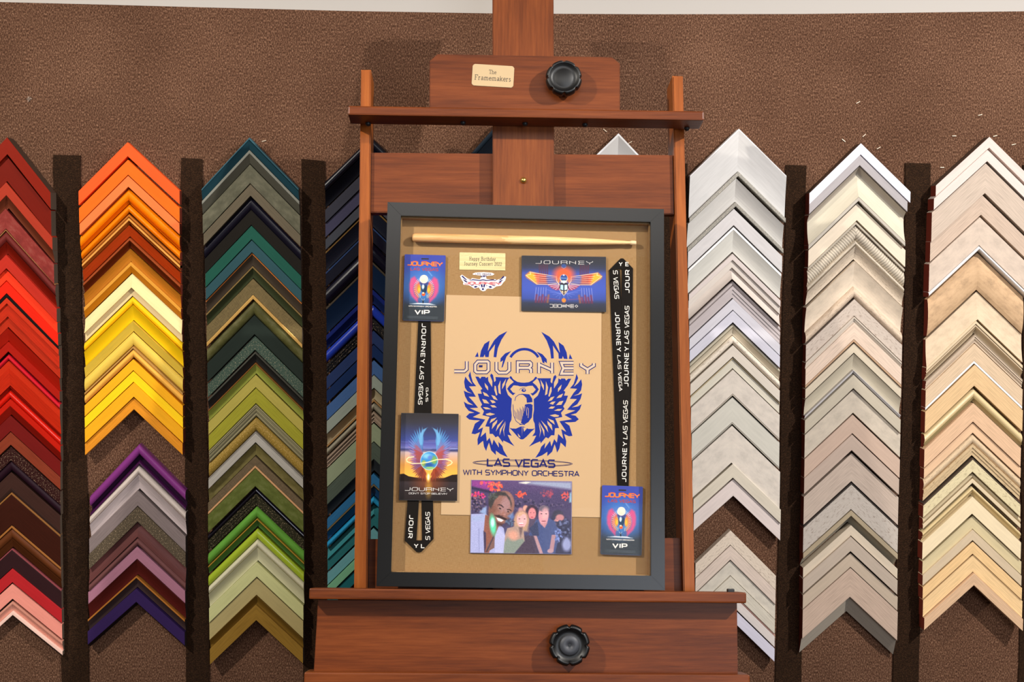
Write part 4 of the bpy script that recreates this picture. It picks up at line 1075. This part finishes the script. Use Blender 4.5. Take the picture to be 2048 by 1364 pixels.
for s in (-1, 1):
    for row, (k0, kk) in enumerate(((1.0, 1.0), (.72, .8))):
        for i in range(30):                       # feathers from the crown round to the foot, a long and a short row
            t_ = i / 29; a = R_(82 - 166 * t_); sa = math.sin(a)
            L_ = (40 + 26 * max(0, sa) ** 1.3 + 4 * max(0, -sa)) * k0 + 2.4 * (i % 2)
            bx, by = 60 + s * (11 + 5 * max(0, sa)), 92 - 20 * sa
            ex, ey = 60 + s * (L_ * math.cos(a) * .98 + 7 * max(0, sa) ** 2), 92 - L_ * sa
            pal = ['5f9ccb', '4f88c0', '6a82bc', '8874ac', '9a6a9c', '8a5c90', '80506e', '8c443c', '7a3428', '8a3a22'] if row == 0 else ['5a90c4', '6a78b0', 'a05c70', 'a84c48', 'a0504a', '904a5c', '7c4a70', '98402e', '86341e', '9a4426']
            c = pal[min(9, int(t_ * 10))]
            dx, dy = ex - bx, ey - by; n = math.hypot(dx, dy) + 1e-6; px_, py_ = -dy / n * 1.9, dx / n * 1.9
            A.poly([(bx + px_ * .6, by + py_ * .6), (bx + dx * .65 + px_, by + dy * .65 + py_), (ex, ey), (bx + dx * .65 - px_, by + dy * .65 - py_), (bx - px_ * .6, by - py_ * .6)], c, .92, 1)
            A.line([(bx + px_, by + py_), (bx + dx * .9 + px_ * .6, by + dy * .9 + py_ * .6)], .6, '2c2038' if t_ > .3 else '34508a', .45)
    A.poly([(60 + s * a, b) for a, b in ((15, 62), (15.5, 50), (12, 38), (6, 28.5), (4, 27.5), (14, 32), (21, 42), (22, 56), (19, 64))], '6aa6d2', .85, 1.5)
A.ell(59, 127, 4.4, 9, 'f8b850', .95, .8); A.ell(59, 127, 2.2, 6, 'fff2c8', .95, .7)
A.ell(60, 94.5, 18.4, 18.6, 'bfe2e4', 1, .05); A.ell(60, 94.5, 17.4, 17.6, '3c86c8', 1, .06)
A.ell(55, 85, 9, 5, '9ad8e0', .7, 1); A.ell(70, 93, 6, 8, '7aa84a', .9, .7); A.ell(49, 100, 4.5, 6, 'a0b040', .9, .7); A.ell(62, 88, 5, 4, '5a7ac8', .9, .8); A.ell(60, 103, 9, 4, '2a4c8c', .85, .9); A.ell(62, 109, 10, 2.6, 'a8d04a', .7, .8)
A.line([(28, 87), (18, 88), (13, 92), (14, 97), (25, 100.5), (42, 100), (58, 97.5), (76, 92), (95, 91), (105, 94), (108, 97.5), (105, 101), (98, 104)], 1.7, 'ffe9b0', .95, 1)
printed('printed_face', A, sh, -.0001, card)
flat('lettering', [(M_SILV, ft(sh, 'JOURNEY', LOGO, .13, .09, .93, .852, .893, .3) + ft(sh, "DON'T STOP BELIEVIN'", TECH, .16, .165, .83, .911, .931, .2))], -.0002, card)

# group photo from the concert
M_PHE = plain('photo_paper_edge', '8c86a0', .4)
photo, sh = sheet_thing('photograph', [(942, 959.5), (1144, 962.5), (1143, 1108.5), (940.5, 1106)], -.0235, .0012, M_PHE,
    'colour photo of a smiling group in a concert crowd, at the foot of the paper', 'photograph')
A = Art(202, 147, 1.6)
A.vgrad([(0, '5c4670'), (.2, '4a3e62'), (.45, '453c5c'), (.7, '4a4466'), (1, '3c3a58')])
sx = lambda P: [((a - 95) / 8.27, (b - 80) / 8.27) for a, b in P]
A.poly(sx([(95, 80), (300, 80), (420, 240), (300, 240), (95, 180)]), '8a3c86', .9, 6); A.poly(sx([(95, 190), (430, 260), (420, 300), (95, 230)]), '2c2640', .9, 4)
rn = random.Random(5)
def blob(x, y, rx, ry, cols, n, r): 
    for _ in range(n):
        a = rn.uniform(0, 6.3); q = math.sqrt(rn.random()); A.ell((x + rx * q * math.cos(a) - 95) / 8.27, (y + ry * q * math.sin(a) - 80) / 8.27, rn.uniform(.5, 1.3) * r, rn.uniform(.5, 1.3) * r, rn.choice(cols), .8, .8)
blob(480, 175, 130, 85, ['ff6a40', 'f2502e', 'e84a58', 'ff8a50'], 60, 2.2); blob(330, 130, 100, 40, ['c0409a', 'f0604a', 'a83a8a'], 25, 2); blob(200, 340, 130, 60, ['e0408a', 'd8347a', 'ff5048', '7a2a5a'], 60, 1.7)
blob(930, 310, 95, 50, ['ff6040', 'e84838'], 26, 1.8); blob(1360, 290, 110, 80, ['a84a5c', '8a4458', '7a4060'], 36, 1.8); blob(1670, 320, 65, 90, ['f05a40', 'c85058', 'e05a58'], 24, 1.8)
blob(1000, 480, 640, 80, ['3a3450', '5a506e', '6a5a74', '2c2840'], 170, 1.8); blob(200, 480, 130, 130, ['221c2c', '3a2c40', '6a5a6a', '8a7080'], 90, 1.7)
A.poly(sx([(890, 115), (1180, 85), (1765, 90), (1765, 215), (1480, 180)]), 'a8b8cc', .75, 6); A.poly(sx([(890, 112), (1000, 95), (1080, 100), (1000, 130)]), 'fff4d8', .95, 3); A.poly(sx([(1740, 280), (1765, 260), (1765, 430), (1730, 430)]), 'a8e0f0', .8, 4)
def P(L, c, a=1.0, soft=1.4): A.poly(sx(L), c, a, soft)
def E(x, y, rx, ry, c, a=1.0, soft=.25, rot=0): A.ell((x - 95) / 8.27, (y - 80) / 8.27, rx / 8.27, ry / 8.27, c, a, soft, rot)
P([(1420, 700), (1480, 610), (1620, 640), (1760, 760), (1765, 1295), (1500, 1295)], '34344c'); E(1540, 640, 90, 75, '3a3848'); E(1575, 690, 70, 55, 'b87c80', 1, .4); blob(1640, 900, 110, 200, ['4a4c70', '2c2c44', '7078a0'], 60, 2); E(1690, 1140, 75, 110, 'a4acd8', .8, .6); blob(1500, 760, 40, 40, ['e89a90'], 8, 2)
E(1000, 545, 45, 55, 'd89a88', 1, .5); E(920, 575, 40, 45, 'c08a94', .9, .6)
E(1105, 600, 105, 115, '3a2c3c'); E(1110, 630, 66, 98, 'd88488', 1, .3); P([(1030, 720), (1200, 720), (1230, 1000), (1050, 1000)], '54485e'); E(1085, 615, 11, 6, '5a3440'); E(1140, 615, 11, 6, '5a3440'); E(1110, 690, 26, 7, 'a83c54', 1, .5)
P([(1180, 730), (1380, 690), (1500, 760), (1560, 1000), (1500, 1295), (1180, 1295), (1060, 980)], '45507c'); P([(1060, 880), (1200, 760), (1230, 1000), (1130, 1010)], '3a3f5c'); E(1300, 660, 84, 165, 'd0949c', 1, .2); E(1310, 545, 86, 55, '6a5e6c', 1, .3); E(1330, 620, 60, 90, 'dca4a8', .8, .6)
E(1265, 630, 15, 8, '4a3440', 1, .5); E(1345, 630, 15, 8, '4a3440', 1, .5); E(1305, 690, 14, 30, 'e4a8a0', .8, .7); E(1305, 755, 38, 9, '8a4a54', 1, .5); P([(1250, 790), (1370, 780), (1320, 870)], 'c0868a', .9)
P([(1130, 1000), (1190, 1000), (1300, 1295), (1240, 1295)], 'b08a90'); P([(1440, 980), (1510, 980), (1470, 1260), (1400, 1260)], 'a88088'); E(1420, 1250, 50, 36, 'b08c94', 1, .4); blob(1550, 1000, 60, 120, ['8a9cd8', '6a7ab8', '5a6498'], 40, 2)
P([(980, 1000), (1140, 1000), (1230, 1295), (850, 1295)], '4a3c4c', .9, 3)
E(935, 740, 125, 165, 'b48a74', 1, .25); P([(820, 720), (1050, 720), (1040, 930), (800, 930)], 'b89478', .9, 5); P([(660, 1000), (700, 880), (860, 840), (970, 900), (990, 1080), (820, 1295), (640, 1295)], 'a88c80'); P([(640, 1130), (720, 1020), (830, 1080), (960, 1050), (990, 1090), (820, 1295), (640, 1295)], '808a80', 1, 3); E(800, 1000, 80, 80, 'dc9a84', .8, .8)
E(940, 735, 84, 128, 'e0a8a8', 1, .2); E(900, 720, 16, 7, '4a3848', 1, .4); E(985, 720, 15, 7, '4a3848', 1, .4); E(945, 770, 10, 18, 'eebab4', .8, .8); E(930, 800, 36, 13, 'f4e8e8', 1, .4); E(930, 812, 38, 8, 'c05a72', .8, .6); P([(870, 640), (940, 600), (1020, 650), (960, 640), (890, 690)], 'c8a080', .9, 3); P([(890, 860), (960, 850), (940, 960), (920, 1030)], '4a3a44', .6, 3)
P([(95, 650), (330, 640), (500, 760), (640, 880), (665, 1000), (640, 1295), (95, 1295)], 'a2a6d0'); P([(100, 690), (330, 660), (330, 760), (110, 760)], '98a8cc', .6, 5); P([(230, 620), (300, 540), (350, 520), (350, 660)], '90a8d0', .9, 4)
P([(330, 660), (480, 700), (560, 840), (500, 1000), (400, 1295), (325, 1295), (310, 940)], '8a5648'); P([(305, 930), (345, 960), (350, 1200), (325, 1295)], '3c3450', 1, 2); P([(390, 1140), (495, 1010), (490, 1210), (340, 1295)], '7a5a54'); P([(350, 1275), (470, 1010), (490, 1010), (370, 1285)], '3a3040', .8, 1.5)
P([(215, 880), (235, 1290), (245, 1290), (240, 900)], '8286b4', .6, 2); P([(560, 860), (660, 1000), (640, 1295), (500, 1295), (500, 1010)], 'b0b2d8', 1, 2)
E(600, 540, 205, 295, '8c6258', 1, .08, .32); E(665, 490, 85, 150, 'a88488', .7, .8, .3); E(440, 640, 70, 150, '6c4438', .6, .7, .2)
P([(385, 500), (380, 400), (440, 310), (540, 262), (660, 280), (740, 370), (770, 470), (760, 530), (740, 430), (680, 340), (560, 330), (490, 400), (450, 500), (420, 560)], '3c3838', 1, 3); blob(450, 350, 70, 60, ['5a6058', '444844'], 24, 2)
P([(525, 497), (560, 478), (600, 490), (638, 528), (628, 538), (590, 508), (555, 496)], '2a1c20', .9, 1.6); P([(690, 560), (740, 560), (768, 585), (760, 596), (735, 575), (692, 576)], '2a1c20', .9, 1.6); E(572, 548, 34, 13, 'b8a098', .6, .7, .4); E(575, 551, 22, 12, '2e1c20', .9, .6, .4); E(712, 601, 30, 12, 'b8a098', .6, .7, .2); E(712, 603, 19, 11, '2e1c20', .9, .6, .2); P([(615, 600), (640, 570), (668, 665), (640, 690), (585, 672)], '9c6c60', .8, 4); E(650, 650, 16, 14, 'b08078', .8, .8); E(612, 672, 26, 8, '5a3834', .7, .8); E(520, 640, 50, 40, 'a07064', .5, .9)
P([(480, 665), (560, 660), (690, 720), (700, 750), (640, 745), (540, 700)], '2e2022', .9, 2.5); P([(515, 705), (570, 715), (640, 745), (600, 775), (545, 760)], 'f0dede', 1, 1.5); P([(500, 760), (560, 790), (640, 800), (600, 850), (540, 850)], '4a2e2c', .8, 4); P([(690, 720), (740, 640), (720, 800), (640, 860)], '3a3040', .5, 5)
E(460, 830, 52, 165, '5ae0b0', .9, .7, -.12); E(455, 790, 28, 70, 'c8fff0', .95, .8); P([(700, 680), (790, 610), (810, 690), (780, 740)], '6a8cc4', .7, 4); blob(740, 790, 70, 60, ['5a6a88', '3a4056'], 24, 2)
g_ = np.random.default_rng(4).normal(0, 1, A.c.shape[:2]); g_ = (g_ + np.roll(g_, 1, 0) + np.roll(g_, 1, 1)) / 3
A.c += g_[..., None] * .035
printed('printed_face', A, sh, -.0001, photo)

# engraved brass plaque, sticker, drumstick
M_BR2, nt, bs = nodes('brushed_brass'); bs.inputs['Metallic'].default_value = .55; bs.inputs['Roughness'].default_value = .34
nt.links.new(ramp(nt, noise(nt, coord(nt, 'Object', (12, 1, 900)), 1, 3), [(.3, rgb('b8a672')), (.7, rgb('d8c694'))]), bs.inputs['Base Color'])
plq, sh = sheet_thing('brass_plaque', [(919, 505), (1011, 506.3), (1010.6, 541), (918.7, 539.2)], -.0250, .001, M_BR2,
    'small brass plaque engraved with a birthday greeting, below the drumstick', 'plaque')
flat('lettering', [(M_INKB, text_px(sh, 'Happy Birthday', SERIF, .13, (938.5, 520.5), (991, 521.3), 7, .14) + text_px(sh, 'Journey Concert 2022', SERIF, .13, (928, 530.6), (1003.5, 531.8), 7, .14))], -.0001, plq)
ZS = lambda P: zc(P, 13.64, 905, 495)
out = [(205,780),(260,740),(420,850),(500,870),(530,835),(740,870),(770,830),(790,800),(760,765),(560,740),(550,715),(620,685),(850,672),(1080,690),(1145,725),(1100,760),(940,770),(915,810),(930,860),(1100,880),(1160,860),(1200,880),(1290,860),(1400,780),(1465,800),(1440,900),(1380,960),(1350,1010),(1310,1045),(1200,1060),(1090,1130),(980,1120),(930,1130),(900,1180),(830,1195),(760,1160),(720,1090),(680,1100),(590,1120),(540,1085),(450,1030),(300,1015),(285,980),(300,950),(250,880)]
sh = Sheet([(919, 543), (1013, 544), (1013, 583), (919, 582)], -.0254)
bm = bmesh.new(); bm_prism(bm, [sh.px(*p) for p in ZS(out)], 0, .0005)
stk = from_bm('sticker', bm, plain('sticker_white', 'e8dcd8', .45)); stk.matrix_world = sh.M
tag(stk, 'small white die-cut sticker of a winged emblem, under the brass plaque', 'sticker')
half = [[(240,790),(270,765),(330,815),(290,810)],[(255,800),(300,800),(410,890),(350,880)],[(270,865),(330,880),(430,945),(340,920)],[(310,910),(360,920),(420,960),(380,955)],[(420,862),(520,882),(545,862),(740,886),(832,866),(832,895),(750,912),(560,892),(500,902)],[(575,1085),(620,1045),(690,1060),(640,1100)],[(490,1035),(560,1018),(600,1025),(520,1048)],[(770,1010),(820,1000),(825,1085),(790,1090)],[(710,1040),(740,1020),(745,1055)],[(760,1125),(780,1120),(785,1150)]]
navy = []
for h_ in half: navy += [ZS(h_), ZS([(1664 - a, b + (832 - a) * .02) for a, b in h_])]
navy.append(ZS([(830 + 28 * math.cos(i * .52), 1135 + 30 * math.sin(i * .52)) for i in range(12)]))
flat('printed_emblem', [(M_NAVY, [[sh.px(*p) for p in q] for q in navy])], -.0001, stk)
flat('lettering', [(plain('print_pink', 'c06a70', .6), text_px(sh, 'JOURNEY', LOGO, .3, (929, 568.3), (1001.5, 569.4), 4.6, .2)), (M_NAVY, text_px(sh, 'LAS VEGAS', TECH, .2, (951, 549), (982, 549.5), 2.4, .3) + text_px(sh, 'VIP', TECH, .25, (961.5, 554.3), (972.5, 554.5), 3.6, .2))], -.00025, stk)

RS = .00088; sh = Sheet([(818, 465), (1279.5, 476), (1279, 496), (818, 485)], -.0162)
prof = [(0, 0), (5.5, .3), (8, 1.8), (9.3, 5), (9.7, 14), (9.7, 190), (9.6, 260), (9.2, 300), (8.2, 345), (6.4, 395), (4.6, 430), (3.5, 446), (3.4, 449)]
bead = [(3.0, 447.5), (4.4, 449.5), (5.0, 453), (4.9, 459), (4.0, 461.4), (0, 461.8)]
def stick(prof, m, name, parent=None, colour=None):
    V, F, mi = [], [], []; n = 24
    rows = []
    for (r0, x0), (r1, x1) in zip(prof, prof[1:]):
        k = max(1, int((x1 - x0) / 6)); rows += [(r0 + (r1 - r0) * i / k, x0 + (x1 - x0) * i / k) for i in range(k)]
    rows.append(prof[-1])
    for r, x in rows:
        for i in range(n): a = 2 * math.pi * i / n; V.append(((x - 231) * RS, r * RS * .93 * math.cos(a), r * RS * .93 * math.sin(a)))
    rnd = random.Random(2); edge = [rnd.uniform(-9, 9) for _ in range(n)]
    for j in range(len(rows) - 1):
        for i in range(n):
            F.append((j * n + i, j * n + (i + 1) % n, (j + 1) * n + (i + 1) % n, (j + 1) * n + i)); mi.append(1 if len(m) > 1 and rows[j][1] > 190 + edge[i] else 0)
    return mesh(name, V, F, m, parent, mi, True)
def stickwood(name, a, b, c):
    m, nt, bs = nodes(name); bs.inputs['Roughness'].default_value = .45
    nt.links.new(ramp(nt, noise(nt, coord(nt, 'Object', (9, 260, 260)), 1.5, 4), [(.32, rgb(a)), (.5, rgb(b)), (.68, rgb(c))]), bs.inputs['Base Color']); return m
stk = stick(prof, [stickwood('stick_varnished', 'c89058', 'd8a468', 'e2b47c'), stickwood('stick_bare', 'd2a468', 'e4bc80', 'eecb96')], 'drumstick')
stk.matrix_world = sh.M
tag(stk, 'worn wooden drumstick mounted across the top of the display', 'drumstick')
stick(bead, [plain('stick_tip', 'e4c498', .45)], 'tip', stk)
